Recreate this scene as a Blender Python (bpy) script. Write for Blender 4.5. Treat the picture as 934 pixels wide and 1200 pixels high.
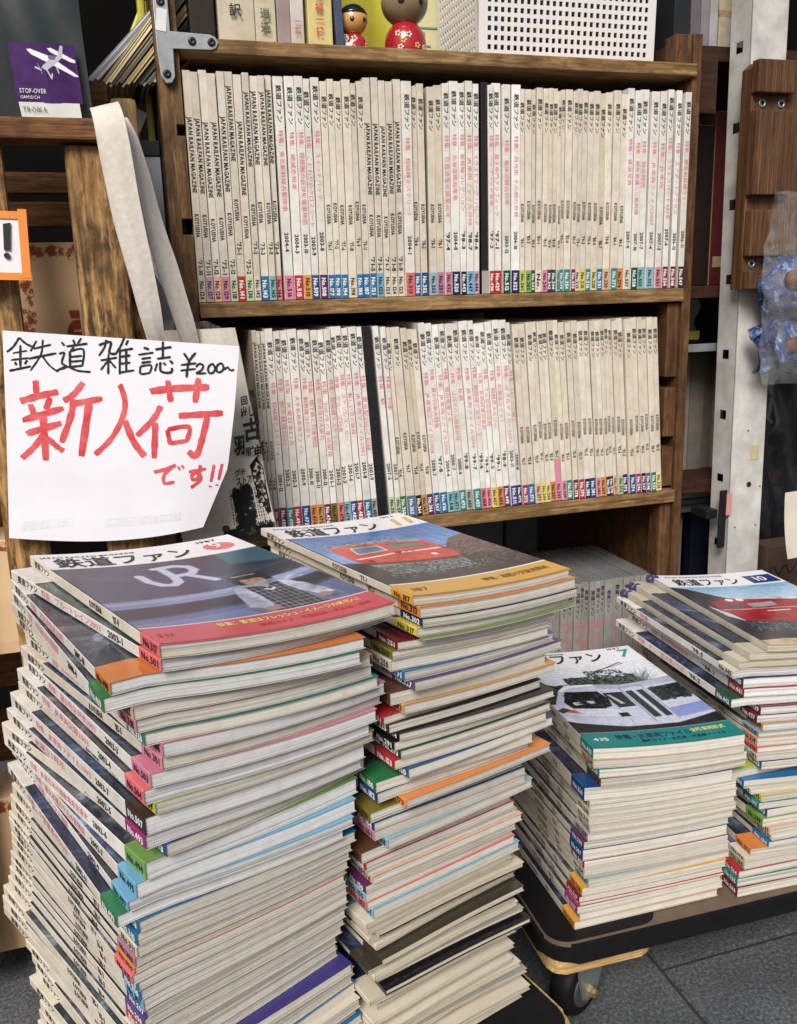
import bpy, bmesh, math, random
import numpy as np
from mathutils import Matrix, Vector

# ------------------------------------------------------------------ camera, sky, sun, exposure
for o in list(bpy.data.objects):
    bpy.data.objects.remove(o)
SC = bpy.context.scene
COL = SC.collection
random.seed(7)
RNG = np.random.default_rng(11)
R = math.radians
EYE = 0.80

cam_data = bpy.data.cameras.new('camera')
cam = bpy.data.objects.new('camera', cam_data)
COL.objects.link(cam)
SC.camera = cam
cam_data.sensor_fit = 'VERTICAL'
cam_data.sensor_height = 24.0
cam_data.lens = 24.0 * 1050.0 / 1200.0
cam_data.clip_start = 0.02
cam_data.clip_end = 400.0
_yaw, _pitch, _roll = R(17.039), R(13.654), R(-1.718)
_f = Vector((math.sin(_yaw) * math.cos(_pitch), math.cos(_yaw) * math.cos(_pitch), -math.sin(_pitch)))
_r = Vector((math.cos(_yaw), -math.sin(_yaw), 0.0))
_u = _r.cross(_f)
_r2 = _r * math.cos(_roll) + _u * math.sin(_roll)
_u2 = _u * math.cos(_roll) - _r * math.sin(_roll)
_m = Matrix((_r2, _u2, -_f)).transposed().to_4x4()
_m.translation = Vector((0, 0, EYE))
cam.matrix_world = _m

SUN_EL, SUN_AZ = 40.0, 210.0         # azimuth clockwise from +Y: behind the camera, to its left
world = bpy.data.worlds.new('World')
SC.world = world
world.use_nodes = True
wn = world.node_tree.nodes
wl = world.node_tree.links
sky = wn.new('ShaderNodeTexSky')
sky.sky_type = 'NISHITA'
sky.sun_disc = False
sky.sun_elevation = R(SUN_EL)
sky.sun_rotation = R(SUN_AZ)
sky.air_density = 1.0
sky.dust_density = 4.0
sky.ozone_density = 1.0
wl.new(sky.outputs['Color'], wn['Background'].inputs['Color'])
wn['Background'].inputs['Strength'].default_value = 0.06

sun_data = bpy.data.lights.new('sun', 'SUN')
sun_data.energy = 2.5
sun_data.angle = R(24)
sun_data.color = (1.0, 0.965, 0.91)
sun = bpy.data.objects.new('sun', sun_data)
COL.objects.link(sun)
_d = Vector((math.sin(R(SUN_AZ)) * math.cos(R(SUN_EL)), math.cos(R(SUN_AZ)) * math.cos(R(SUN_EL)), math.sin(R(SUN_EL))))
sun.rotation_euler = (-_d).to_track_quat('-Z', 'Y').to_euler()
sun.location = _d * 5

vs = SC.view_settings
vs.view_transform = 'Standard'
vs.look = 'None'
vs.exposure = 0.5
vs.gamma = 1.0
vs.use_curve_mapping = False
SC.render.engine = 'CYCLES'
SC.cycles.use_denoising = True
SC.cycles.max_bounces = 8
SC.cycles.diffuse_bounces = 4
SC.cycles.transparent_max_bounces = 12


# ------------------------------------------------------------------ helpers
def C(h, k=1.0):
    h = h.lstrip('#')
    out = []
    for i in (0, 2, 4):
        c = int(h[i:i + 2], 16) / 255.0
        c = c / 12.92 if c <= 0.04045 else ((c + 0.055) / 1.055) ** 2.4
        out.append(c * k)
    return tuple(out)


PM = {}


def world_of(o):
    return PM.get(o.name, Matrix.Identity(4))


def place(o, parent=None, M=None):
    """link an object with world matrix M under a parent"""
    M = M or Matrix.Identity(4)
    COL.objects.link(o)
    PM[o.name] = M.copy()
    if parent is not None:
        o.parent = parent
        o.matrix_basis = world_of(parent).inverted() @ M
    else:
        o.matrix_basis = M
    return o


def tag(o, label, cat, group=None):
    o['label'] = label
    o['category'] = cat
    if group:
        o['group'] = group
    return o


def thing(name, label, cat, M=None, group=None):
    o = bpy.data.objects.new(name, None)
    o.empty_display_size = 0.05
    if M is not None and not isinstance(M, Matrix):
        M = Matrix.Translation(Vector(M))
    place(o, None, M)
    return tag(o, label, cat, group)


def mesh_obj(name, V, F, mats, parent=None, M=None, mi=None, uv=None, smooth=False, color=None):
    me = bpy.data.meshes.new(name)
    me.from_pydata([tuple(v) for v in V], [], [tuple(f) for f in F])
    if not isinstance(mats, (list, tuple)):
        mats = [mats]
    for m in mats:
        me.materials.append(m)
    if mi is not None:
        me.polygons.foreach_set('material_index', np.array(mi, dtype=np.int32))
    if uv is not None:
        l = me.uv_layers.new(name='UVMap')
        li = np.zeros(len(me.loops), dtype=np.int32)
        me.loops.foreach_get('vertex_index', li)
        l.data.foreach_set('uv', np.asarray(uv, dtype=np.float32)[li].ravel())
    if smooth:
        me.polygons.foreach_set('use_smooth', np.ones(len(me.polygons), dtype=bool))
    me.update()
    o = bpy.data.objects.new(name, me)
    place(o, parent, M)
    if color:
        o.color = (*color[:3], 1.0)
    return o


def bm_obj(name, bm, mats, parent=None, M=None, smooth=False, color=None):
    me = bpy.data.meshes.new(name)
    bmesh.ops.recalc_face_normals(bm, faces=bm.faces[:])
    bm.to_mesh(me)
    bm.free()
    if not isinstance(mats, (list, tuple)):
        mats = [mats]
    for m in mats:
        me.materials.append(m)
    if smooth:
        me.polygons.foreach_set('use_smooth', np.ones(len(me.polygons), dtype=bool))
    o = bpy.data.objects.new(name, me)
    place(o, parent, M)
    if color:
        o.color = (*color[:3], 1.0)
    return o


def box(name, b, mat, parent=None, bev=0.0015, rot=None, color=None, wob=0.0):
    """b = x0,x1,y0,y1,z0,z1 in world; rot = (axis, degrees) about the centre"""
    x0, x1, y0, y1, z0, z1 = b
    c = Vector(((x0 + x1) / 2, (y0 + y1) / 2, (z0 + z1) / 2))
    bm = bmesh.new()
    bmesh.ops.create_cube(bm, size=1.0)
    for v in bm.verts:
        v.co = Vector((v.co.x * (x1 - x0), v.co.y * (y1 - y0), v.co.z * (z1 - z0)))
        if wob:
            v.co += Vector((random.uniform(-wob, wob), random.uniform(-wob, wob), random.uniform(-wob, wob)))
    if bev:
        bev = min(bev, (x1 - x0) * .3, (y1 - y0) * .3, (z1 - z0) * .3)
        bmesh.ops.bevel(bm, geom=bm.edges[:], offset=bev, segments=2, affect='EDGES', profile=0.6)
    M = Matrix.Translation(c)
    if rot:
        M = M @ Matrix.Rotation(R(rot[1]), 4, rot[0])
    return bm_obj(name, bm, mat, parent, M, color=color)


def prism(name, pts, axis, a0, a1, mat, parent=None, bev=0.0, color=None):
    """polygon in the plane normal to axis, extruded a0..a1.  axis 'Y': pts=(x,z); 'X': pts=(y,z); 'Z': pts=(x,y)"""
    cx = sum(p[0] for p in pts) / len(pts)
    cy = sum(p[1] for p in pts) / len(pts)
    am = (a0 + a1) / 2

    def mk(p, a):
        if axis == 'Y':
            return Vector((p[0] - cx, a - am, p[1] - cy))
        if axis == 'X':
            return Vector((a - am, p[0] - cx, p[1] - cy))
        return Vector((p[0] - cx, p[1] - cy, a - am))
    cen = {'Y': (cx, am, cy), 'X': (am, cx, cy), 'Z': (cx, cy, am)}[axis]
    bm = bmesh.new()
    A = [bm.verts.new(mk(p, a0)) for p in pts]
    B = [bm.verts.new(mk(p, a1)) for p in pts]
    n = len(pts)
    bm.faces.new(A)
    bm.faces.new(B[::-1])
    for i in range(n):
        bm.faces.new((A[i], A[(i + 1) % n], B[(i + 1) % n], B[i]))
    bmesh.ops.recalc_face_normals(bm, faces=bm.faces[:])
    if bev:
        bmesh.ops.bevel(bm, geom=bm.edges[:], offset=bev, segments=2, affect='EDGES', profile=0.6)
    return bm_obj(name, bm, mat, parent, Matrix.Translation(Vector(cen)), color=color)


def lathe(name, prof, mat, parent=None, M=None, seg=24, smooth=True, color=None, mi=None):
    """prof: list of (r, z)"""
    V, F, I = [], [], []
    for r, z in prof:
        for k in range(seg):
            a = 2 * math.pi * k / seg
            V.append((r * math.cos(a), r * math.sin(a), z))
    for i in range(len(prof) - 1):
        for k in range(seg):
            k2 = (k + 1) % seg
            F.append((i * seg + k, i * seg + k2, (i + 1) * seg + k2, (i + 1) * seg + k))
            I.append(mi[i] if mi else 0)
    F.append(tuple(range(seg - 1, -1, -1)))
    I.append(mi[0] if mi else 0)
    F.append(tuple((len(prof) - 1) * seg + k for k in range(seg)))
    I.append(mi[-1] if mi else 0)
    return mesh_obj(name, V, F, mat, parent, M, mi=I, smooth=smooth, color=color)


def ribbon_sheet(name, rows, mat, parent=None, M=None, thick=0.0008, color=None):
    """rows: list of lists of points, a grid; given a small thickness by extruding along averaged normals"""
    n, m = len(rows), len(rows[0])
    P = np.array(rows, dtype=float)
    du = np.gradient(P, axis=0)
    dv = np.gradient(P, axis=1)
    N = np.cross(du, dv)
    N /= np.maximum(np.linalg.norm(N, axis=2, keepdims=True), 1e-9)
    A = (P + N * thick / 2).reshape(-1, 3)
    B = (P - N * thick / 2).reshape(-1, 3)
    V = np.vstack([A, B])
    k = n * m
    F = []
    for i in range(n - 1):
        for j in range(m - 1):
            a, b, c, d = i * m + j, i * m + j + 1, (i + 1) * m + j + 1, (i + 1) * m + j
            F.append((a, b, c, d))
            F.append((k + d, k + c, k + b, k + a))
    # rim with vertices of its own, so that the sheet's shading stays clean up to its edge
    loop = [(0, j) for j in range(m)] + [(i, m - 1) for i in range(1, n)] + [(n - 1, j) for j in range(m - 2, -1, -1)] + [(i, 0) for i in range(n - 2, 0, -1)]
    ext = []
    for i, j in loop:
        ext += [A[i * m + j], B[i * m + j]]
    q = 2 * k
    L = len(loop)
    for e in range(L):
        e2 = (e + 1) % L
        F.append((q + 2 * e, q + 2 * e2, q + 2 * e2 + 1, q + 2 * e + 1))
    V = np.vstack([V, np.array(ext)])
    o = mesh_obj(name, V, F, mat, parent, M, smooth=True, color=color)
    return o


# ------------------------------------------------------------------ materials
def new_mat(name):
    m = bpy.data.materials.new(name)
    m.use_nodes = True
    nt = m.node_tree
    return m, nt, nt.nodes, nt.links, nt.nodes['Principled BSDF']


def N_(nodes, t, **kw):
    n = nodes.new(t)
    for k, v in kw.items():
        if hasattr(n, k):
            setattr(n, k, v)
        else:
            n.inputs[k].default_value = v
    return n


def mixc(nodes, links, a, b, fac, blend='MIX'):
    n = nodes.new('ShaderNodeMix')
    n.data_type = 'RGBA'
    n.blend_type = blend
    for sock, val in ((n.inputs[0], fac), (n.inputs[6], a), (n.inputs[7], b)):
        if hasattr(val, 'is_output'):
            links.new(val, sock)
        elif isinstance(val, (int, float)):
            sock.default_value = val
        else:
            sock.default_value = (*val[:3], 1.0)
    return n.outputs[2]


def ramp(nodes, links, src, stops):
    n = nodes.new('ShaderNodeValToRGB')
    e = n.color_ramp.elements
    while len(e) < len(stops):
        e.new(0.5)
    for el, (p, c) in zip(e, stops):
        el.position = p
        el.color = (c, c, c, 1.0) if isinstance(c, (int, float)) else (*c[:3], 1.0)
    links.new(src, n.inputs[0])
    return n.outputs[0]


def wood_mat(name, dark, mid, light, axis='X', grain=26.0, rough=0.62, bump=0.25, stain=0.5, worn=0.55):
    m, nt, nd, lk, bs = new_mat(name)
    tc = N_(nd, 'ShaderNodeTexCoord')
    oi = N_(nd, 'ShaderNodeObjectInfo')
    add = nd.new('ShaderNodeVectorMath')
    add.operation = 'MULTIPLY_ADD'
    lk.new(oi.outputs['Random'], add.inputs[0])
    add.inputs[1].default_value = (7.3, 3.1, 5.7)
    lk.new(tc.outputs['Object'], add.inputs[2])
    mp = N_(nd, 'ShaderNodeMapping')
    s = {'X': (1.6, grain, grain), 'Y': (grain, 1.6, grain), 'Z': (grain, grain, 1.6)}[axis]
    mp.inputs['Scale'].default_value = s
    lk.new(add.outputs[0], mp.inputs['Vector'])
    n1 = N_(nd, 'ShaderNodeTexNoise', Scale=3.6, Detail=11.0, Roughness=0.68, Distortion=0.9)
    lk.new(mp.outputs[0], n1.inputs['Vector'])
    base = ramp(nd, lk, n1.outputs['Fac'], [(0.22, dark), (0.5, mid), (0.80, light)])
    n2 = N_(nd, 'ShaderNodeTexNoise', Scale=26.0, Detail=5.0, Roughness=0.7, Distortion=0.6)
    lk.new(add.outputs[0], n2.inputs['Vector'])
    st = ramp(nd, lk, n2.outputs['Fac'], [(0.38, 1.0), (0.62, 0.0)])
    stf = nd.new('ShaderNodeMath')
    stf.operation = 'MULTIPLY'
    lk.new(st, stf.inputs[0])
    stf.inputs[1].default_value = stain
    c2 = mixc(nd, lk, base, tuple(x * 0.45 for x in dark), stf.outputs[0])
    mp3 = N_(nd, 'ShaderNodeMapping')
    mp3.inputs['Scale'].default_value = tuple(x * (5 if x > 2 else 4) for x in s)
    lk.new(add.outputs[0], mp3.inputs['Vector'])
    n3 = N_(nd, 'ShaderNodeTexNoise', Scale=2.0, Detail=4.0, Roughness=0.6)
    lk.new(mp3.outputs[0], n3.inputs['Vector'])
    fib = ramp(nd, lk, n3.outputs['Fac'], [(0.35, 0.62), (0.65, 1.15)])
    mp4 = N_(nd, 'ShaderNodeMapping')
    mp4.inputs['Scale'].default_value = tuple((150.0 if x > 2 else 26.0) for x in s)
    lk.new(add.outputs[0], mp4.inputs['Vector'])
    n4 = N_(nd, 'ShaderNodeTexNoise', Scale=1.0, Detail=6.0, Roughness=0.7, Distortion=0.4)
    lk.new(mp4.outputs[0], n4.inputs['Vector'])
    n5 = N_(nd, 'ShaderNodeTexNoise', Scale=17.0, Detail=3.0)
    lk.new(add.outputs[0], n5.inputs['Vector'])
    wm = nd.new('ShaderNodeMath')
    wm.operation = 'MULTIPLY'
    lk.new(ramp(nd, lk, n4.outputs['Fac'], [(0.46, 0.0), (0.62, 1.0)]), wm.inputs[0])
    lk.new(ramp(nd, lk, n5.outputs['Fac'], [(0.35, 0.12), (0.62, worn)]), wm.inputs[1])
    c2 = mixc(nd, lk, c2, tuple(min(.8, x * 1.35) for x in light), wm.outputs[0])
    c3 = mixc(nd, lk, c2, fib, 0.85, 'MULTIPLY')
    lk.new(c3, bs.inputs['Base Color'])
    bs.inputs['Roughness'].default_value = rough
    bs.inputs['Specular IOR Level'].default_value = 0.3
    bp = N_(nd, 'ShaderNodeBump', Strength=bump, Distance=0.002)
    mixh = nd.new('ShaderNodeMath')
    mixh.operation = 'ADD'
    lk.new(n1.outputs['Fac'], mixh.inputs[0])
    lk.new(n3.outputs['Fac'], mixh.inputs[1])
    lk.new(mixh.outputs[0], bp.inputs['Height'])
    lk.new(bp.outputs[0], bs.inputs['Normal'])
    return m


def plain(name, col, rough=0.6, metal=0.0, var=0.12, scale=40.0, bump=0.0, coat=0.0, spec=0.5):
    m, nt, nd, lk, bs = new_mat(name)
    tc = N_(nd, 'ShaderNodeTexCoord')
    n = N_(nd, 'ShaderNodeTexNoise', Scale=scale, Detail=6.0, Roughness=0.6)
    lk.new(tc.outputs['Object'], n.inputs['Vector'])
    f = ramp(nd, lk, n.outputs['Fac'], [(0.3, 1.0 - var), (0.7, 1.0 + var * 0.4)])
    lk.new(mixc(nd, lk, col, f, 1.0, 'MULTIPLY'), bs.inputs['Base Color'])
    bs.inputs['Roughness'].default_value = rough
    bs.inputs['Metallic'].default_value = metal
    bs.inputs['Specular IOR Level'].default_value = spec
    bs.inputs['Coat Weight'].default_value = coat
    if bump:
        b = N_(nd, 'ShaderNodeBump', Strength=bump, Distance=0.001)
        lk.new(n.outputs['Fac'], b.inputs['Height'])
        lk.new(b.outputs[0], bs.inputs['Normal'])
    return m


def objcol(name, rough=0.35, spec=0.45, dirt=0.16, scale=55.0, coat=0.0, bump=0.05):
    """colour comes from the object's own colour, with print wear and yellowing"""
    m, nt, nd, lk, bs = new_mat(name)
    oi = N_(nd, 'ShaderNodeObjectInfo')
    tc = N_(nd, 'ShaderNodeTexCoord')
    add = nd.new('ShaderNodeVectorMath')
    add.operation = 'MULTIPLY_ADD'
    lk.new(oi.outputs['Random'], add.inputs[0])
    add.inputs[1].default_value = (3.0, 1.7, 2.3)
    lk.new(tc.outputs['Object'], add.inputs[2])
    n = N_(nd, 'ShaderNodeTexNoise', Scale=scale, Detail=7.0, Roughness=0.65)
    lk.new(add.outputs[0], n.inputs['Vector'])
    f = ramp(nd, lk, n.outputs['Fac'], [(0.28, (1 - dirt, 1 - dirt * 1.15, 1 - dirt * 1.45)), (0.6, (1.0, 1.0, 1.0))])
    c1 = mixc(nd, lk, oi.outputs['Color'], f, 1.0, 'MULTIPLY')
    # per-object tone
    rr = ramp(nd, lk, oi.outputs['Random'], [(0.0, (0.84, 0.81, 0.75)), (0.5, (0.95, 0.94, 0.92)), (1.0, (1.0, 1.0, 1.0))])
    c2 = mixc(nd, lk, c1, rr, 0.8, 'MULTIPLY')
    # fine specks of wear
    n2 = N_(nd, 'ShaderNodeTexNoise', Scale=700.0, Detail=3.0, Roughness=0.6)
    lk.new(add.outputs[0], n2.inputs['Vector'])
    sp = ramp(nd, lk, n2.outputs['Fac'], [(0.29, 0.55), (0.36, 0.0)])
    c3 = mixc(nd, lk, c2, (0.28, 0.25, 0.21), sp)
    lk.new(c3, bs.inputs['Base Color'])
    bs.inputs['Roughness'].default_value = rough
    bs.inputs['Specular IOR Level'].default_value = spec
    bs.inputs['Coat Weight'].default_value = coat
    bs.inputs['Coat Roughness'].default_value = 0.2
    b = N_(nd, 'ShaderNodeBump', Strength=bump, Distance=0.001)
    lk.new(n.outputs['Fac'], b.inputs['Height'])
    lk.new(b.outputs[0], bs.inputs['Normal'])
    return m


def pages_mat():
    m, nt, nd, lk, bs = new_mat('page_edges')
    oi = N_(nd, 'ShaderNodeObjectInfo')
    uv = N_(nd, 'ShaderNodeUVMap')
    add = nd.new('ShaderNodeVectorMath')
    add.operation = 'MULTIPLY_ADD'
    lk.new(oi.outputs['Random'], add.inputs[0])
    add.inputs[1].default_value = (1.3, 0.7, 0.0)
    lk.new(uv.outputs[0], add.inputs[2])
    mp = N_(nd, 'ShaderNodeMapping')
    mp.inputs['Scale'].default_value = (1.8, 1300.0, 1.0)
    lk.new(add.outputs[0], mp.inputs['Vector'])
    n = N_(nd, 'ShaderNodeTexNoise', Scale=1.0, Detail=3.0, Roughness=0.55)
    lk.new(mp.outputs[0], n.inputs['Vector'])
    st = ramp(nd, lk, n.outputs['Fac'], [(0.30, (0.40, 0.39, 0.38)), (0.45, (0.88, 0.875, 0.865)), (0.7, (1.05, 1.05, 1.05))])
    c1 = mixc(nd, lk, oi.outputs['Color'], st, 0.9, 'MULTIPLY')
    mp2 = N_(nd, 'ShaderNodeMapping')
    mp2.inputs['Scale'].default_value = (1.6, 330.0, 1.0)
    lk.new(add.outputs[0], mp2.inputs['Vector'])
    n2 = N_(nd, 'ShaderNodeTexNoise', Scale=1.0, Detail=2.0)
    lk.new(mp2.outputs[0], n2.inputs['Vector'])
    g = ramp(nd, lk, n2.outputs['Fac'], [(0.33, (0.50, 0.51, 0.53)), (0.48, (0.98, 0.98, 0.98)), (0.75, (1.0, 0.985, 0.95))])
    c2 = mixc(nd, lk, c1, g, 0.75, 'MULTIPLY')
    n3 = N_(nd, 'ShaderNodeTexNoise', Scale=90.0, Detail=5.0)
    tc = N_(nd, 'ShaderNodeTexCoord')
    lk.new(tc.outputs['Object'], n3.inputs['Vector'])
    d = ramp(nd, lk, n3.outputs['Fac'], [(0.3, (0.86, 0.82, 0.75)), (0.55, (1, 1, 1))])
    c3 = mixc(nd, lk, c2, d, 0.6, 'MULTIPLY')
    lk.new(c3, bs.inputs['Base Color'])
    bs.inputs['Roughness'].default_value = 0.8
    bs.inputs['Specular IOR Level'].default_value = 0.2
    b = N_(nd, 'ShaderNodeBump', Strength=0.5, Distance=0.0006)
    lk.new(n.outputs['Fac'], b.inputs['Height'])
    lk.new(b.outputs[0], bs.inputs['Normal'])
    return m


def photo_mat():
    """the printed photograph on covers that only peek out of a pile"""
    m, nt, nd, lk, bs = new_mat('cover_photo_print')
    oi = N_(nd, 'ShaderNodeObjectInfo')
    tc = N_(nd, 'ShaderNodeTexCoord')
    add = nd.new('ShaderNodeVectorMath')
    add.operation = 'MULTIPLY_ADD'
    lk.new(oi.outputs['Random'], add.inputs[0])
    add.inputs[1].default_value = (5.0, 2.7, 3.3)
    lk.new(tc.outputs['Object'], add.inputs[2])
    n = N_(nd, 'ShaderNodeTexNoise', Scale=22.0, Detail=8.0, Roughness=0.7, Distortion=0.8)
    lk.new(add.outputs[0], n.inputs['Vector'])
    c = ramp(nd, lk, n.outputs['Fac'], [(0.32, (0.008, 0.009, 0.014)), (0.5, (0.03, 0.037, 0.05)), (0.6, (0.10, 0.12, 0.16)), (0.72, (0.4, 0.44, 0.5))])
    n2 = N_(nd, 'ShaderNodeTexNoise', Scale=9.0, Detail=2.0)
    lk.new(add.outputs[0], n2.inputs['Vector'])
    hue = ramp(nd, lk, oi.outputs['Random'], [(0.0, (0.6, 0.8, 1.3)), (0.35, (0.5, 0.7, 1.2)), (0.55, (0.8, 1.1, 0.7)), (0.75, (1.0, 1.0, 1.05)), (1.0, (1.2, 0.85, 0.7))])
    lk.new(mixc(nd, lk, c, hue, 0.8, 'MULTIPLY'), bs.inputs['Base Color'])
    bs.inputs['Roughness'].default_value = 0.22
    return m


def print_mat(name, rough=0.25, coat=0.3, attr='Col', bump=0.0):
    m, nt, nd, lk, bs = new_mat(name)
    a = N_(nd, 'ShaderNodeAttribute')
    a.attribute_name = attr
    tc = N_(nd, 'ShaderNodeTexCoord')
    n = N_(nd, 'ShaderNodeTexNoise', Scale=18.0, Detail=4.0)
    lk.new(tc.outputs['Object'], n.inputs['Vector'])
    n2 = N_(nd, 'ShaderNodeTexNoise', Scale=900.0, Detail=2.0)
    lk.new(tc.outputs['Object'], n2.inputs['Vector'])
    f = ramp(nd, lk, n2.outputs['Fac'], [(0.3, 0.9), (0.7, 1.06)])
    lk.new(mixc(nd, lk, a.outputs['Color'], f, 1.0, 'MULTIPLY'), bs.inputs['Base Color'])
    bs.inputs['Roughness'].default_value = rough
    bs.inputs['Specular IOR Level'].default_value = 0.2
    bs.inputs['Coat Weight'].default_value = coat
    bs.inputs['Coat Roughness'].default_value = 0.12
    b = N_(nd, 'ShaderNodeBump', Strength=0.12 + bump, Distance=0.004)
    lk.new(n.outputs['Fac'], b.inputs['Height'])
    lk.new(b.outputs[0], bs.inputs['Normal'])
    return m


def ink(name, col, rough=0.5):
    m, nt, nd, lk, bs = new_mat(name)
    tc = N_(nd, 'ShaderNodeTexCoord')
    n = N_(nd, 'ShaderNodeTexNoise', Scale=260.0, Detail=3.0)
    lk.new(tc.outputs['Object'], n.inputs['Vector'])
    f = ramp(nd, lk, n.outputs['Fac'], [(0.3, 0.8), (0.7, 1.15)])
    lk.new(mixc(nd, lk, col, f, 1.0, 'MULTIPLY'), bs.inputs['Base Color'])
    bs.inputs['Roughness'].default_value = rough
    return m


def marker_mat(name, c1, c2, scale=70.0):
    m, nt, nd, lk, bs = new_mat(name)
    tc = N_(nd, 'ShaderNodeTexCoord')
    n = N_(nd, 'ShaderNodeTexNoise', Scale=scale, Detail=8.0, Roughness=0.7, Distortion=0.5)
    lk.new(tc.outputs['Object'], n.inputs['Vector'])
    lk.new(ramp(nd, lk, n.outputs['Fac'], [(0.33, c1), (0.66, c2)]), bs.inputs['Base Color'])
    bs.inputs['Roughness'].default_value = 0.6
    return m


def film_mat(name, tint=(0.9, 0.93, 0.95), amount=0.25, rough=0.12):
    m, nt, nd, lk, bs = new_mat(name)
    bs.inputs['Base Color'].default_value = (*tint, 1)
    bs.inputs['Roughness'].default_value = rough
    tc = N_(nd, 'ShaderNodeTexCoord')
    n = N_(nd, 'ShaderNodeTexNoise', Scale=38.0, Detail=6.0, Roughness=0.6, Distortion=1.0)
    lk.new(tc.outputs['Object'], n.inputs['Vector'])
    b = N_(nd, 'ShaderNodeBump', Strength=0.8, Distance=0.006)
    lk.new(n.outputs['Fac'], b.inputs['Height'])
    lk.new(b.outputs[0], bs.inputs['Normal'])
    tr = N_(nd, 'ShaderNodeBsdfTransparent')
    mx = N_(nd, 'ShaderNodeMixShader')
    f = ramp(nd, lk, n.outputs['Fac'], [(0.4, amount * 0.6), (0.7, min(1, amount * 1.9))])
    lk.new(f, mx.inputs[0])
    lk.new(tr.outputs[0], mx.inputs[1])
    lk.new(bs.outputs[0], mx.inputs[2])
    lk.new(mx.outputs[0], nd['Material Output'].inputs['Surface'])
    return m


def granite_mat():
    m, nt, nd, lk, bs = new_mat('granite')
    tc = N_(nd, 'ShaderNodeTexCoord')
    oi = N_(nd, 'ShaderNodeObjectInfo')
    add = nd.new('ShaderNodeVectorMath')
    add.operation = 'MULTIPLY_ADD'
    lk.new(oi.outputs['Random'], add.inputs[0])
    add.inputs[1].default_value = (3.0, 5.0, 0.0)
    lk.new(tc.outputs['Object'], add.inputs[2])
    n = N_(nd, 'ShaderNodeTexNoise', Scale=230.0, Detail=6.0, Roughness=0.75)
    lk.new(add.outputs[0], n.inputs['Vector'])
    c = ramp(nd, lk, n.outputs['Fac'], [(0.32, (0.028, 0.031, 0.036)), (0.5, (0.085, 0.092, 0.10)), (0.66, (0.20, 0.21, 0.225))])
    n2 = N_(nd, 'ShaderNodeTexNoise', Scale=9.0, Detail=5.0)
    lk.new(add.outputs[0], n2.inputs['Vector'])
    f = ramp(nd, lk, n2.outputs['Fac'], [(0.3, 0.62), (0.7, 1.1)])
    lk.new(mixc(nd, lk, c, f, 1.0, 'MULTIPLY'), bs.inputs['Base Color'])
    bs.inputs['Roughness'].default_value = 0.72
    b = N_(nd, 'ShaderNodeBump', Strength=0.35, Distance=0.0015)
    lk.new(n.outputs['Fac'], b.inputs['Height'])
    lk.new(b.outputs[0], bs.inputs['Normal'])
    return m


W_SHELF = wood_mat('old_cedar_shelf', C('#4f3922'), C('#86673f'), C('#ab8c60'), 'X', 34, bump=0.3, stain=0.5)
W_POST = wood_mat('old_cedar_post', C('#46301c'), C('#765736'), C('#987750'), 'Z', 30, bump=0.3, stain=0.6)
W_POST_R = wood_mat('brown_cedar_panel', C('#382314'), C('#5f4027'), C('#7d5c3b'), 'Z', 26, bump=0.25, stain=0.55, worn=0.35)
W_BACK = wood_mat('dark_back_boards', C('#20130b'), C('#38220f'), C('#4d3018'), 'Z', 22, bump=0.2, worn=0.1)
W_CRATE = wood_mat('worn_crate_slat', C('#4e371f'), C('#87653a'), C('#b28d5c'), 'Z', 24, bump=0.4, stain=0.8, worn=0.95)
W_CRATE_X = wood_mat('dark_crate_board', C('#3b2412'), C('#6d4623'), C('#8a6036'), 'X', 30, bump=0.6, stain=0.5)
W_DARK = wood_mat('dark_shelf_board', C('#1d110a'), C('#3a2213'), C('#55341d'), 'X', 22, bump=0.2, worn=0.15)
W_GREY = wood_mat('weathered_post', C('#6e5736'), C('#94794d'), C('#b39a6c'), 'Z', 28, bump=0.3, stain=0.3)
W_PLY = wood_mat('plywood_edge', C('#8c6c42'), C('#c09a63'), C('#d8b988'), 'X', 60, bump=0.2, stain=0.1)
W_STRIPE = wood_mat('ribbed_stained_wood', C('#241610'), C('#573a24'), C('#8c6746'), 'Z', 75, bump=0.6, stain=0.1, rough=0.5, worn=0.1)
M_GRANITE = granite_mat()
M_PAPER = objcol('cover_paper', 0.36, 0.42, 0.20, bump=0.12)
M_BAND = objcol('printed_band', 0.3, 0.45, 0.10, coat=0.15)
M_PAGES = pages_mat()
M_PHOTO = photo_mat()
M_PRINT = print_mat('glossy_cover_print', 0.25, 0.02)
M_PRINT_MATTE = print_mat('matte_print', 0.75, 0.0, bump=0.1)
INK_K = ink('black_ink', (0.010, 0.0095, 0.010))
INK_P = ink('pink_ink', C('#d4667c'))
INK_W = ink('white_ink', (0.78, 0.78, 0.76))
INK_R = ink('red_ink', C('#c43a3a'))
INK_Y = ink('yellow_ink', C('#e8dc7c'))
INK_GOLD = ink('gold_ink', C('#d9b45a'))
INK_T = ink('teal_ink', C('#1f9a94'))
INK_B = ink('navy_ink', C('#20285e'))
M_STEEL = plain('galvanised_steel', C('#a9b0b1'), 0.42, 0.75, 0.25, 60, 0.1)
M_DKSTEEL = plain('black_bracket_steel', C('#2c2d30'), 0.4, 0.5, 0.2, 50)
M_WHITE_STEEL = plain('white_painted_steel', C('#c9c6c1'), 0.45, 0.0, 0.32, 26, 0.2)
M_SIGN = plain('white_sign_paper', C('#e6e6ee'), 0.7, 0, 0.06, 14, 0.55)
M_RUBBER = plain('black_rubber', (0.008, 0.008, 0.009), 0.6, 0, 0.3, 60, 0.1, spec=0.18)
M_BOARD = plain('dolly_top_board', C('#6a5a4c'), 0.6, 0, 0.3, 30, 0.1)
M_CANVAS = plain('canvas_strap', C('#d3ccc2'), 0.9, 0, 0.14, 160, 0.6)
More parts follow.
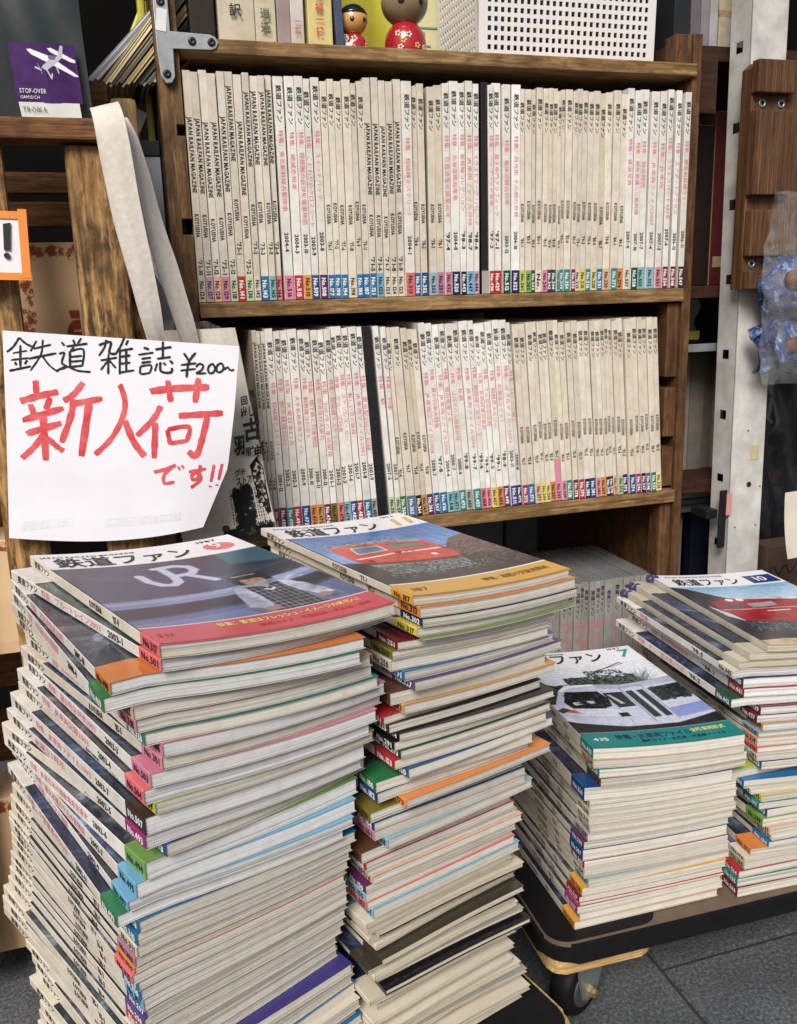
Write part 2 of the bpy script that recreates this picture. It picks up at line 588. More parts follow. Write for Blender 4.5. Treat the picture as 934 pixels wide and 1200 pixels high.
M_BASKET = plain('white_basket_plastic', C('#dcd9d8'), 0.35, 0, 0.05, 20)
M_GREYCASE = plain('dark_bagged_case', C('#343c3d'), 0.38, 0, 0.5, 14, 0.5, coat=0.1, spec=0.3)
M_YELLOW = plain('yellow_wrapping', C('#b5ae35'), 0.4, 0, 0.3, 12, 0.3)
M_KRAFT = plain('kraft_paper', C('#d8b98f'), 0.8, 0, 0.1, 30)
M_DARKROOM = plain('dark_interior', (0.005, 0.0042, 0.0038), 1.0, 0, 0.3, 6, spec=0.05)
M_TARP = plain('black_plastic_sheet', (0.012, 0.013, 0.016), 0.22, 0, 0.4, 14, 0.9, coat=0.3)
M_FILM = film_mat('clear_plastic_film', amount=0.12)
M_FILM_S = film_mat('clear_plastic_bag', amount=0.04, rough=0.06)
M_GEN = objcol('book_cloth', 0.6, 0.3, 0.25, 30)
M_RED_MK = marker_mat('red_marker', C('#c2262f'), C('#e06a6e'), 45.0)
M_BLK_MK = marker_mat('black_marker', (0.006, 0.0055, 0.009), (0.016, 0.015, 0.02))

# ------------------------------------------------------------------ lettering (glyph outlines from the built-in font)
GLY = {}


def load_glyphs(chars, bold):
    bold = int(bold)
    obs = []
    for ch in chars:
        cu = bpy.data.curves.new('glyph', 'FONT')
        cu.body = ch
        cu.resolution_u = 2
        cu.offset = (0.0, 0.018, 0.036)[int(bold)]
        o = bpy.data.objects.new('glyph', cu)
        COL.objects.link(o)
        obs.append((ch, o, cu))
    dg = bpy.context.evaluated_depsgraph_get()
    dg.update()
    for ch, o, cu in obs:
        me = bpy.data.meshes.new_from_object(o.evaluated_get(dg))
        me.calc_loop_triangles()
        n = len(me.vertices)
        co = np.zeros(n * 3)
        me.vertices.foreach_get('co', co)
        tr = np.zeros(len(me.loop_triangles) * 3, dtype=np.int32)
        me.loop_triangles.foreach_get('vertices', tr)
        co = co.reshape(-1, 3)[:, :2] if n else np.zeros((0, 2))
        tr = tr.reshape(-1, 3)
        cjk = ord(ch) > 0x2000
        if cjk:
            adv = 1.0
        else:
            adv = (co[:, 0].max() + 0.07) if n else 0.3
        GLY[(ch, bold)] = (co, tr, adv)
        bpy.data.meshes.remove(me)
    for ch, o, cu in obs:
        bpy.data.objects.remove(o)
        bpy.data.curves.remove(cu)


def text2d(s, length=None, height=0.005, bold=True, size=None):
    """vertices (n,2) from x=0 along the baseline, triangles.  height = em height; length stretches to fit"""
    bold = int(bold)
    need = [c for c in set(s) if c != ' ' and (c, bold) not in GLY]
    if need:
        load_glyphs(need, bold)
    V, T, x, n = [], [], 0.0, 0
    for c in s:
        if c == ' ':
            x += 0.32
            continue
        co, tr, adv = GLY[(c, bold)]
        V.append(co + np.array([x, 0.0]))
        T.append(tr + n)
        n += len(co)
        x += adv
    V = np.vstack(V) if V else np.zeros((0, 2))
    T = np.vstack(T) if T else np.zeros((0, 3), dtype=np.int32)
    sx = (length / x) if length else height
    V = V * np.array([sx, height])
    return V, T


ALLCH = ('鉄道ファン特集：・JAPANRAILFANMAGAZINEKOYUSHAno.0123456789-\'abcdefghijklmnopqrstuvwxyzSTVGE/MCHD!Wゾ'
         '東北新幹線各駅停車絶滅危惧首都圏の近郊形電物語こだわりクロシトスイッチバク短絡ミテリー京滬化開業年海道コレョ両ルラマパード気急専門グ'
         '月光その顔世界周創刊号在直通時間客エアポセ勝大手私力野球国際貨車寝台ぶ郵便合造工場見学列岡山軌急行入替動機関最後夏旅冬春秋'
         '交差直流研究記念写真長編成地下京浜路面電宗谷本四連絡船古出し神保ストア回限りご注意荷雑誌貧乏記録')
load_glyphs(sorted(set(ALLCH)), True)


def lettering(name, items, parent, fn, mats, M=None):
    """items: (V2, T, material index); fn maps (n,2) -> (n,3) local positions. One flat print mesh"""
    Vs, Fs, I, n = [], [], [], 0
    for V2, T, mi in items:
        if len(V2) == 0:
            continue
        Vs.append(fn(V2))
        Fs.append(T + n)
        I += [mi] * len(T)
        n += len(V2)
    if not Vs:
        return None
    V = np.vstack(Vs)
    F = np.vstack(Fs)
    me = bpy.data.meshes.new(name)
    me.vertices.add(len(V))
    me.vertices.foreach_set('co', V.astype(np.float32).ravel())
    me.loops.add(len(F) * 3)
    me.loops.foreach_set('vertex_index', F.astype(np.int32).ravel())
    me.polygons.add(len(F))
    me.polygons.foreach_set('loop_start', np.arange(0, len(F) * 3, 3, dtype=np.int32))
    me.polygons.foreach_set('loop_total', np.full(len(F), 3, dtype=np.int32))
    for m in mats:
        me.materials.append(m)
    me.polygons.foreach_set('material_index', np.array(I, dtype=np.int32))
    me.update(calc_edges=True)
    o = bpy.data.objects.new(name, me)
    place(o, parent, M if M is not None else world_of(parent))
    o['kind'] = 'stuff'
    return o


# ------------------------------------------------------------------ printed pictures (painted on a fine grid of vertices)
class Canvas:
    def __init__(s, w, h, aspect, bg):
        s.w, s.h, s.asp = w, h, aspect            # aspect = height / width
        s.a = np.ones((h, w, 3)) * np.array(bg)
        x = (np.arange(w) + .5) / w
        y = (np.arange(h) + .5) / h
        s.U, s.V = np.meshgrid(x, y)

    def put(s, mask, col, alpha=1.0):
        k = (np.clip(mask, 0, 1) * alpha)[..., None]
        s.a = s.a * (1 - k) + np.array(col) * k

    def poly(s, pts, col, alpha=1.0):
        P = np.array(pts, float)
        ins = np.zeros(s.U.shape, bool)
        n = len(P)
        for i in range(n):
            x0, y0 = P[i]
            x1, y1 = P[(i + 1) % n]
            if y0 == y1:
                continue
            c = ((y0 > s.V) != (y1 > s.V)) & (s.U < (x1 - x0) * (s.V - y0) / (y1 - y0) + x0)
            ins ^= c
        s.put(ins.astype(float), col, alpha)

    def line(s, pts, wid, col, alpha=1.0, soft=0.003):
        d = np.full(s.U.shape, 9.0)
        for (x0, y0), (x1, y1) in zip(pts[:-1], pts[1:]):
            dx, dy = x1 - x0, (y1 - y0) * s.asp
            L = dx * dx + dy * dy + 1e-12
            t = np.clip(((s.U - x0) * dx + (s.V - y0) * s.asp * dy) / L, 0, 1)
            d = np.minimum(d, np.hypot(s.U - x0 - t * dx, (s.V - y0) * s.asp - t * dy))
        s.put(np.clip((wid / 2 - d) / soft + .5, 0, 1), col, alpha)

    def ell(s, c, rx, ry, col, alpha=1.0, soft=0.08):
        d = np.sqrt(((s.U - c[0]) / rx) ** 2 + ((s.V - c[1]) / ry) ** 2)
        s.put(np.clip((1 - d) / soft, 0, 1), col, alpha)

    def grad(s, c0, c1, v0, v1, region=None):
        t = np.clip((s.V - v0) / (v1 - v0), 0, 1)[..., None]
        g = np.array(c0) * (1 - t) + np.array(c1) * t
        if region is None:
            region = (s.V >= min(v0, v1)) & (s.V <= max(v0, v1))
        s.a = np.where(region[..., None], g, s.a)

    def noise(s, n, amp, seed=0, region=None, mono=True):
        r = np.random.default_rng(seed)
        tot = np.zeros(s.U.shape)
        for k, (q, am) in enumerate(((n, 1.0), (n * 2, .5), (n * 4, .28))):
            g = r.random((int(q * s.asp) + 3, q + 3)) - .5
            fx = s.U * q
            fy = s.V * q * s.asp
            ix, iy = fx.astype(int), fy.astype(int)
            tx, ty = fx - ix, fy - iy
            tx = tx * tx * (3 - 2 * tx)
            ty = ty * ty * (3 - 2 * ty)
            v = (g[iy, ix] * (1 - tx) + g[iy, ix + 1] * tx) * (1 - ty) + (g[iy + 1, ix] * (1 - tx) + g[iy + 1, ix + 1] * tx) * ty
            tot += v * am
        k = 1 + tot * amp
        if region is not None:
            k = np.where(region, k, 1)
        s.a = s.a * k[..., None]
        return tot

    def scatter(s, n, box_, size, cols, seed=0, stretch=1.0):
        r = random.Random(seed)
        for _ in range(n):
            u = r.uniform(box_[0], box_[1])
            v = r.uniform(box_[2], box_[3])
            z = r.uniform(.4, 1) * size
            x0, x1 = int(max(0, (u - z) * s.w)), int(min(s.w, (u + z) * s.w + 1))
            y0, y1 = int(max(0, (v - z / s.asp * stretch) * s.h)), int(min(s.h, (v + z / s.asp * stretch) * s.h + 1))
            if x1 > x0 and y1 > y0:
                c = np.array(r.choice(cols))
                sub = s.a[y0:y1, x0:x1]
                d = np.hypot((s.U[y0:y1, x0:x1] - u) / z, (s.V[y0:y1, x0:x1] - v) / (z / s.asp * stretch))
                k = (d < 1).astype(float)[..., None] * .9
                s.a[y0:y1, x0:x1] = sub * (1 - k) + c * k

    def blur(s, n=1):
        for _ in range(n):
            p = np.pad(s.a, ((1, 1), (1, 1), (0, 0)), mode='edge')
            s.a = (p[:-2, 1:-1] + p[2:, 1:-1] + p[1:-1, :-2] + p[1:-1, 2:] + 2 * s.a) / 6

    def grid_mesh(s, name, fn, mat, parent, M=None):
        """fn maps u,v arrays -> (n,3) positions; each canvas cell centre becomes a vertex"""
        h, w = s.h, s.w
        u = np.linspace(0, 1, w)
        v = np.linspace(0, 1, h)
        U, V = np.meshgrid(u, v)
        P = fn(U.ravel(), V.ravel())
        i = np.arange(h * w).reshape(h, w)
        q = np.stack([i[:-1, :-1], i[:-1, 1:], i[1:, 1:], i[1:, :-1]], axis=-1).reshape(-1, 4)
        me = bpy.data.meshes.new(name)
        me.vertices.add(len(P))
        me.vertices.foreach_set('co', P.astype(np.float32).ravel())
        me.loops.add(len(q) * 4)
        me.loops.foreach_set('vertex_index', q.astype(np.int32).ravel())
        me.polygons.add(len(q))
        me.polygons.foreach_set('loop_start', np.arange(0, len(q) * 4, 4, dtype=np.int32))
        me.polygons.foreach_set('loop_total', np.full(len(q), 4, dtype=np.int32))
        me.polygons.foreach_set('use_smooth', np.ones(len(q), dtype=bool))
        me.materials.append(mat)
        me.update(calc_edges=True)
        at = me.color_attributes.new('Col', 'FLOAT_COLOR', 'POINT')
        col = np.ones((h * w, 4), dtype=np.float32)
        col[:, :3] = np.clip(s.a.reshape(-1, 3), 0.003, 0.9)
        at.data.foreach_set('color', col.ravel())
        o = bpy.data.objects.new(name, me)
        place(o, parent, M if M is not None else world_of(parent))
        return o


# ------------------------------------------------------------------ magazine builder
MW, MH, BANDH = 0.172, 0.257, 0.029
PAL = {
    'red': '#b8323c', 'dark red': '#7d1f2d', 'pink': '#d98aa6', 'salmon': '#e2757a', 'peach': '#e3b597', 'orange': '#e08a45',
    'amber': '#e0a44a', 'yellow': '#e4d662', 'pale yellow': '#e6dfa4', 'cream': '#ddd5c4', 'lime': '#c3cf5a', 'pale green': '#b9cfa9', 'green': '#2f7d4e',
    'leaf green': '#7dab59', 'dark green': '#1f4a38', 'teal': '#2b8a8c', 'pale teal': '#7db8b5', 'blue': '#2470a8', 'sky blue': '#76b3d8',
    'light blue': '#8fb4c8', 'slate blue': '#54719c', 'navy': '#262a5c', 'dark blue': '#1d4a86', 'indigo': '#463f8c', 'violet': '#5b4a8d',
    'purple': '#5f2d62', 'magenta': '#9a2f6e', 'mauve': '#b07a98', 'lilac': '#c8a4c4', 'black': '#1c1a20', 'dark brown': '#3b2a2c', 'brown': '#6a4631',
    'tan': '#cf9a58', 'grey': '#a9a7a2', 'olive': '#7f7433', 'maroon': '#6f2338', 'dark olive': '#3f3a30', 'white': '#e2e0dc'}
DARK = {'red', 'dark red', 'dark green', 'green', 'teal', 'navy', 'dark blue', 'indigo', 'violet', 'purple', 'magenta', 'black', 'dark brown', 'maroon', 'blue', 'dark olive', 'slate blue'}
WHITE_P = C('#e8e7e4', 0.97)
CREAM_P = C('#e0d8cb', 0.95)
PAGE_W = C('#e6e7e9', 0.97)
PAGE_C = C('#e0dcd2', 0.95)
_cover_cache = {}


def mag_arrays(T, nx, deform, W=MW, H=MH, band=BANDH, r=0.0007, bow=0.0):
    """returns (cover V,F,mi), (band V,F), (pages V,F,uv)"""
    t = 0.0005
    xs = np.linspace(W, r, nx + 1)
    path = [(x, 0.0) for x in xs] + [(0.0003, 0.0003), (0.0, r)]
    sp0 = len(path) - 1
    path += [(0.0, T - r), (0.0003, T - 0.0003)]
    sp1 = len(path) - 1
    path += [(x, T) for x in xs[::-1]]
    inner = []
    for x, z in path:
        inner.append((max(x, t), min(max(z, t), T - t)))
    n = len(path)

    def sheet(i0, i1, ys):
        V, F, I = [], [], []
        m = i1 - i0 + 1
        for y in ys:
            for i in range(i0, i1 + 1):
                V.append((path[i][0], y, path[i][1]))
        off = len(V)
        for y in (ys[0], ys[-1]):
            for i in range(i0, i1 + 1):
                V.append((inner[i][0], y, inner[i][1]))
        for j in range(len(ys) - 1):
            for i in range(m - 1):
                F.append((j * m + i, j * m + i + 1, (j + 1) * m + i + 1, (j + 1) * m + i))
                I.append(1 if (i0 + i) >= sp1 and ys[j] >= band - 1e-6 and ys[j + 1] <= H * .8 + 1e-6 else 0)
        for i in range(m - 1):
            F.append((off + i, off + i + 1, i + 1, i))
            I.append(0)
            b = (len(ys) - 1) * m
            F.append((b + i, b + i + 1, off + m + i + 1, off + m + i))
            I.append(0)
        return np.array(V), F, I
    ysl = [band, H * .45, H * .8, H]
    V1, F1, I1 = sheet(0, n - 1, ysl)
    # back cover below the band line
    V2, F2, I2 = sheet(0, sp0 - 1, [0.0, band])
    F2 = [tuple(i + len(V1) for i in f) for f in F2]
    Vc = np.vstack([V1, V2])
    Fc = F1 + F2
    Ic = I1 + I2
    Vb, Fb, Ib = sheet(sp0 - 1, n - 1, [0.0, band])
    # pages
    ins = 0.0009
    px = np.linspace(t + .0002, W - ins * 1.3, nx + 1)
    zb, zt = t + .00005, T - t - .00005
    ring, uv = [], []
    V, F, UV = [], [], []

    def strip(A, B, u, Tt):
        k = len(V)
        for a, b_, uu in zip(A, B, u):
            V.append(a)
            UV.append((uu, 0.0))
            V.append(b_)
            UV.append((uu, Tt))
        for i in range(len(A) - 1):
            F.append((k + 2 * i, k + 2 * i + 2, k + 2 * i + 3, k + 2 * i + 1))
    strip([(x, ins, zb) for x in px], [(x, ins, zt) for x in px], px, T)
    strip([(px[-1], y, zb) for y in (ins, H / 2, H - ins)], [(px[-1], y, zt) for y in (ins, H / 2, H - ins)], (0.3, .4, .5), T)
    strip([(x, H - ins, zb) for x in px[::-1]], [(x, H - ins, zt) for x in px[::-1]], px + .6, T)
    strip([(px[0], y, zb) for y in (H - ins, ins)], [(px[0], y, zt) for y in (H - ins, ins)], (0, .2), T)
    strip([(x, ins, zt) for x in px], [(x, H - ins, zt) for x in px], px, T)
    Vp = np.array(V)
    return (deform(Vc), Fc, Ic), (deform(Vb), Fb), (deform(Vp), F, UV)


def spine_text(kind, T, H=MH, feature='', date='', no='', bandcol='cream', rnd=None):
    """list of (V2 along/up, T, material) with along measured from the head; up centred on the spine"""
    rnd = rnd or random
    it = []

    def add(s, a0, a1, h, mi):
        if not s:
            return
        h = min(h, T * .80)
        V, Tr = text2d(s, a1 - a0, h, 0 if mi == 1 else (2 if ord(s[-1]) < 128 else 1))
        V = V + np.array([a0, T / 2 - h * .36])
        it.append((V, Tr, mi))
    bi = 3 if bandcol in DARK else 0
    j = rnd.uniform(-.004, .004)
    if kind == 'E0':
        add('JAPAN RAILFAN MAGAZINE', .052 + j, .135 + j, .0072, 0)
        add('KOYUSHA', .158 + j, .185 + j, .0068, 0)
        add(date, .208, .226, .0072, 0)
        add('No.' + no, .2325, .2545, .0072, bi)
    elif kind == 'E1':
        add('JAPAN RAILFAN MAGAZINE', .018 + j, .100 + j, .0072, 0)
        add('KOYUSHA', .142 + j, .167 + j, .0068, 0)
        add(date, .188, .203, .0072, 0)
        add('No.' + no, .2325, .2545, .0072, bi)
    elif kind == 'J':
        add('鉄道ファン', .012 + j, .054 + j, .0072, 0)
        L = min(.012 + .0068 * len(feature), .11)
        add(feature, .062 + j, .062 + L + j, .0066, 1)
        add(date, .180 + j, .203 + j, .0068, 0)
        add('No.' + no, .2315, .2545, .0072, bi)
    elif kind == 'K':
        add('鉄道ファン', .016 + j, .053 + j, .0066, 0)
        add('KOYUSHA', .142 + j, .166 + j, .0064, 0)
        add(date, .186 + j, .197 + j, .0068, 0)
        add('No.' + no, .2325, .2545, .0072, bi)
    return it


LET_MATS = [INK_K, INK_P, INK_K, INK_W]


def build_magazine(name, label, group, M, T, kind, band, feature='', date='', no='', paper=None, pages=None,
                   deform=None, nx=1, key=None, letter=True, cat='magazine', r=0.0007, W=MW, bandless=False, H=MH, photo=True):
    root = thing(name, label, cat, M, group)
    ident = lambda v: v
    df = deform or ident
    paper = paper or (WHITE_P if kind == 'J' else CREAM_P)
    pages = pages or (PAGE_W if kind == 'J' else PAGE_C)
    ck = (round(T * 1e4), nx, r, W, H) if deform is None else None
    if ck is not None and ck in _cover_cache:
        meshes = _cover_cache[ck]
        obs = []
        for nm, me in zip(('cover', 'number_band', 'pages'), meshes):
            o = bpy.data.objects.new(nm, me)
            place(o, root, M)
            obs.append(o)
    else:
        c, b, p = mag_arrays(T, nx, df, W=W, r=r, H=H)
        oc = mesh_obj('cover', c[0], c[1], [M_PAPER, M_PHOTO if photo else M_PAPER], root, M, mi=c[2])
        ob = mesh_obj('number_band', b[0], b[1], M_BAND, root, M)
        op = mesh_obj('pages', p[0], p[1], M_PAGES, root, M, uv=p[2])
        obs = [oc, ob, op]
        if ck is not None:
            _cover_cache[ck] = [o.data for o in obs]
    bc = C(PAL[band], 0.9) if band else paper
    if bandless:
        bc = paper
    k = random.uniform(.9, 1.04)
    obs[0].color = (*[x * k for x in paper], 1)
    obs[1].color = (*bc, 1)
    k = random.uniform(.86, 1.05)
    obs[2].color = (*[x * k for x in pages], 1)
    if letter:
        items = spine_text(kind, T, H, feature, date, no, band if band else 'cream')

        def fn(V2):
            P = np.stack([np.full(len(V2), -0.00025), H - V2[:, 0], V2[:, 1]], axis=1)
            return df(P)
        lettering('spine_lettering', items, root, fn, LET_MATS)
    return root


def ordn(n):
    if 10 <= n % 100 <= 20:
        return '%dth' % n
    return '%d%s' % (n, {1: 'st', 2: 'nd', 3: 'rd'}.get(n % 10, 'th'))


# ================================================================== SETTING
def structure(o):
    o['kind'] = 'structure'
    return o


ground = structure(mesh_obj('ground', [(-60, -60, -.004), (60, -60, -.004), (60, 60, -.004), (-60, 60, -.004)], [(0, 1, 2, 3)],
                            plain('paving_joint', (0.03, 0.03, 0.032), 0.9, 0, 0.3, 20)))
TS = 0.30
_tile = None
for cx_ in range(-5, 6):
    x0 = 0.557 + cx_ * TS
    yoff = 0.791 if cx_ % 2 == 0 else 0.641
    for r_ in range(-5, 4):
        y0 = yoff + r_ * TS
        if _tile is None:
            bm = bmesh.new()
            bmesh.ops.create_cube(bm, size=1.0)
            for v in bm.verts:
                v.co = Vector((v.co.x * (TS - .005), v.co.y * (TS - .005), v.co.z * .02 - .01))
            bmesh.ops.bevel(bm, geom=[e for e in bm.edges if all(v.co.z > -.005 for v in e.verts)], offset=.0018, segments=2, affect='EDGES')
            _tile = bm_obj('paving_tile', bm, M_GRANITE, ground, Matrix.Translation((x0 + TS / 2, y0 + TS / 2, random.uniform(-.001, .0))))
        else:
            o = bpy.data.objects.new('paving_tile', _tile.data)
            place(o, ground, Matrix.Translation((x0 + TS / 2, y0 + TS / 2, random.uniform(-.001, .0))))

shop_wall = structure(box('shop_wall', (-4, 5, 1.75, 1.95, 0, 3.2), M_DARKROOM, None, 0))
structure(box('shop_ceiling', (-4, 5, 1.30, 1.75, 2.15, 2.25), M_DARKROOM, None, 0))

# ------------------------------------------------------------------ bookcase
YF = 1.135                     # front plane of the bookcase
bookcase = thing('wooden_bookcase', 'tall old cedar bookcase holding two rows of pale magazines', 'bookcase', (0.43, 1.28, 0))
lp = [(.077, 0), (.103, 0), (.103, .876), (.091, .876), (.091, .894), (.103, .894), (.103, .986), (.094, .986), (.094, .998), (.103, .998), (.103, 1.24), (.077, 1.24)]
prism('side_panel', lp, 'Y', YF, YF + .022, W_POST, bookcase, .0008)
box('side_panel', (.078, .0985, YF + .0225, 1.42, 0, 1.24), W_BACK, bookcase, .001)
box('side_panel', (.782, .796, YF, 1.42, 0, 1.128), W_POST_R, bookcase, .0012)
box('shelf', (.1035, .786, YF - .006, 1.41, 1.074, 1.0895), W_SHELF, bookcase, .0022, wob=.0006)
box('shelf', (.1035, .7815, YF - .004, 1.41, .779, .797), W_SHELF, bookcase, .002, wob=.0006)
box('shelf', (.1035, .7815, YF - .004, 1.41, .484, .504), W_SHELF, bookcase, .002, wob=.0006)
box('shelf', (.1035, .7815, YF - .004, 1.41, .090, .108), W_SHELF, bookcase, .002)
# inner cleats on the right panel, with gaps between them (the notches)
for z0, z1 in ((.508, .567), (.583, .655), (.671, .776), (.262, .330), (.345, .480), (.112, .250), (.80, .93), (.945, 1.07)):
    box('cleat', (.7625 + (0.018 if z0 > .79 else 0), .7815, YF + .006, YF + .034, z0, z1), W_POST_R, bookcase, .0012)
box('cleat', (.757, .7815, YF + .002, YF + .03, 1.0905, 1.127), W_POST_R, bookcase, .0012)
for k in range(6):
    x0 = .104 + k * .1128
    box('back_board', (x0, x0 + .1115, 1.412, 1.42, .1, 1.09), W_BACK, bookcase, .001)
# steel T bracket with screws and a barcode sticker
bp = [(.0785, 1.145), (.0945, 1.145), (.0945, 1.094), (.139, 1.0925), (.1445, 1.090), (.1475, 1.0845), (.1445, 1.0785), (.139, 1.0765), (.0965, 1.076),
      (.096, 1.047), (.092, 1.0405), (.086, 1.0395), (.0805, 1.047), (.0785, 1.075)]
brk = prism('corner_bracket', bp, 'Y', YF - .0085, YF - .0062, M_STEEL, bookcase, .0006)
for x, z in ((.0865, 1.1235), (.118, 1.0845), (.1395, 1.0845), (.0875, 1.0495)):
    Ms = Matrix.Translation((x, YF - .0085, z)) @ Matrix.Rotation(R(90), 4, 'X')
    s = lathe('screw', [(.0046, 0), (.0046, .0008), (.0038, .0018), (.002, .0023), (.0012, .0013)], M_DKSTEEL, brk, Ms, 14)
box('barcode_sticker', (.0802, .0915, YF - .0092, YF - .0087, 1.0935, 1.1165), plain('sticker_paper', C('#dcdcdc'), .6), brk, 0, rot=('Y', 8))

# ------------------------------------------------------------------ shelved rows
ROWM = Matrix(((0, 0, 1, 0), (1, 0, 0, 0), (0, 1, 0, 0), (0, 0, 0, 1)))
ROW1 = '''1056 93 E0 cream '71-10 126
1149 93 E0 lilac '71-11 127
1242 98 E0 peach '71-12 128
1340 105 E0 pink '72-1 129
1446 95 E0 pale_green '72-12 118
1540 102 E1 red '73-1 141
1642 100 E0 pale_green '72-2 130
1742 82 E1 cream '73-2 142
1825 108 E1 blue '73-3 143
1933 83 E1 pale_teal '73-5 145
2016 81 E1 salmon '73-4 144
2125 122 J pink 2004-4 516 特集：東北新幹線各駅停車
2249 118 J red 2004-3 515 特集：絶滅危惧車
2368 110 J amber 2003-10 510 特集：首都圏の近郊形電車物語
2479 99 J dark_blue 2003-9 509 特集：こだわりのクロスシート
2579 106 J purple 2003-8 508 特集：スイッチバック
2687 88 K blue '76-1 177
2775 84 K blue '77-2 190
2860 96 K blue '77-6 194
2956 109 K cream '77-10 198
3067 85 K blue '76-9 185
3152 97 K blue '76-11 187
3250 93 E0 blue '71-5 121
3344 91 E0 sky_blue '71-6 122
3436 86 E0 cream '71-7 123
3523 94 E0 cream '71-8 124
3618 103 E0 cream '71-9 125
3723 130 J salmon 2004-1 513 特集：短絡線ミステリー7
3855 88 K blue '78-6 206
3944 91 K dark_blue '78-2 202
4066 107 K light_blue '78-3 203
4174 102 K mauve '78-1 201
4277 92 J pink '97-4 432 特集：交直流電化開業40年
4371 121 J navy 2004-8 520 特集：北海道路面電車
4493 86 J black '98-3 443 特集：新幹線コレクション
4580 102 J sky_blue '98-7 447 特集：JR車両ファイル1998
4682 87 J lilac '98-6 446 特集：イラストマーク・パレード
4801 100 B grey 0 0
4902 75 J red '97-2 430 特集：ハイブリッド電車
4977 120 J red '97-1 429 特集：電子専門グラフィック
5103 112 J dark_green 2003-12 512 特集：最後の寝台列車
5222 128 J navy 2004-10 522 特集：月光形 その顔の世界
5358 75 K lime '83-1 261
5434 92 K leaf_green '83-2 262
5527 63 K dark_green '83-3 263
5590 87 K cream '81-1 0
5679 77 K pink '81-5 241
5756 68 K purple '81-6 242
5826 74 K dark_green '81-8 244
5901 56 K light_blue '82-2 250
5957 59 K teal '82-1 249
6016 103 K teal '82-6 254
6120 70 K dark_red '82-7 255
6190 78 K cream '79-1 213
6270 84 K yellow '79-3 215
6355 85 K teal '79-4 216
6441 98 K pale_yellow '80-6 230
6541 97 K blue '80-7 231
6639 103 K peach '79-8 220
6744 107 K teal '84-1 273
6851 104 K orange '84-2 274
6957 104 J cream 2007-9 557 特集：鉄道写真
7062 110 J dark_green 2007-10 558 特集：新在直通ミニ新幹線
7175 128 J pale_teal 2007-7 555 特集：特急時間
7308 130 J light_blue 2007-4 552 特集：JR車両ファイル2007
7457 104 J pink 2007-3 551 特集：JR車両
7578 92 J dark_red 2007-6 554 特集：ラストスパート485系
7729 88 J dark_red 2006-12 548 特集：エアポートアクセス
7851 100 J dark_brown 2006-11 547 特集：勝客新幹線ライン'''
ROW2 = '''1700 60 E1 cream '73-6 146
1760 55 E1 cream '73-7 147
1815 62 E1 red '73-8 148
1881 102 J purple 2001-12 488 特集：短絡線ミステリー6
1986 87 J teal 2002-2 490 特集：都市鉄道2002
2074 107 J red 2002-3 491 特集：JR東日本E2系
2184 122 J dark_blue 2000-9 473 特集：大手私鉄車両ファイル
2308 88 J orange 2000-10 474 特集：新幹線コレクト
2398 89 J tan 2000-11 475 特集：地下鉄と列車物語
2489 95 J maroon 2000-12 476 特集：京浜急行大研究
2586 94 J olive 2001-1 477 特集：2001年の車両開発
2681 90 J salmon 2001-2 478 特集：短絡線ミステリー
2773 84 J pale_teal 2001-3 479 特集：クルーズ列車
2859 93 J dark_blue 2001-6 482 特集：ステンレス・カー
2954 95 J red 2001-7 483 特集：新しい京の路線
3052 108 J blue 2001-8 484 特集：JR車両ファイル2001
3162 92 J grey 2001-9 485 特集：東京駅2001の記録
3256 132 B black 0 0
3419 81 J pale_green 2007-5 553 特集：駅
3503 74 J pale_green 2007-2 550 特集：列車
3579 89 K green '91-4 360
3670 126 K slate_blue '91-7 363
3798 88 K black '91-8 364
3887 76 K tan '91-9 365
3965 96 K purple '91-10 366
4063 91 J dark_blue 2008-7 567 特集：JR車両ファイル2008
4156 116 J blue '97-8 436 特集：夏の列車大特集
4274 94 J pale_teal 2004-6 518 特集：JR車両ファイル2000
4370 85 J light_blue 2000-7 471 特集：寝台電車メモ
4457 103 J teal 2000-6 470 特集：リバイバル国鉄特急
4562 93 J grey '99-8 460 特集：私鉄
4657 126 J teal '99-7 459 特集：JR車両ファイル1999
4786 84 J salmon '99-6 458 特集：短絡線ミステリー2
4872 74 J pink '99-4 456 特集：新幹線車両最新
4948 82 J yellow '99-5 457 特集：さよなら記念館
5032 100 J orange '99-1 453 特集：時間表メモリー
5135 96 J purple '98-9 449 特集：北海道スポット
5232 106 J indigo 2003-11 511 特集：ダブルデッカー2003
5341 71 J dark_brown 2000-8 472 特集：ローカル線ア
5413 94 K magenta '92-7 375
5510 109 K blue '92-8 376
5621 97 K peach '92-9 377
5720 70 K yellow '82-11 259
5792 80 K pale_yellow '82-12 260
5875 86 K orange '82-9 257
5963 99 T pink '81-7 243
6063 74 K pink '81-2 239
6139 94 K teal '81-3 238
6236 87 K dark_red '92-10 378
6325 93 K red '92-11 379
6420 96 K navy '92-12 380
6517 93 K dark_blue '93-1 381
6613 76 K pink '93-2 382
6690 81 K orange '91-11 367
6773 71 K navy '91-12 368
6846 69 K maroon '92-2 370
6917 58 K peach '92-3 371
6977 87 K pale_green '92-4 372
7067 93 K navy '92-5 373
7162 110 K dark_blue '92-6 374
7276 89 K magenta '81-10 246
7367 81 K black '81-11 247
7449 79 K violet '81-12 248
7530 92 K green '80-9 233
7624 96 K pale_yellow '80-12 236'''
NOTE = {'E0': 'magazine with Latin spine title', 'E1': 'magazine with Latin spine title', 'J': 'white magazine with pink lettering', 'K': 'cream magazine', 'T': 'cream magazine with tall band', 'B': 'black magazine'}


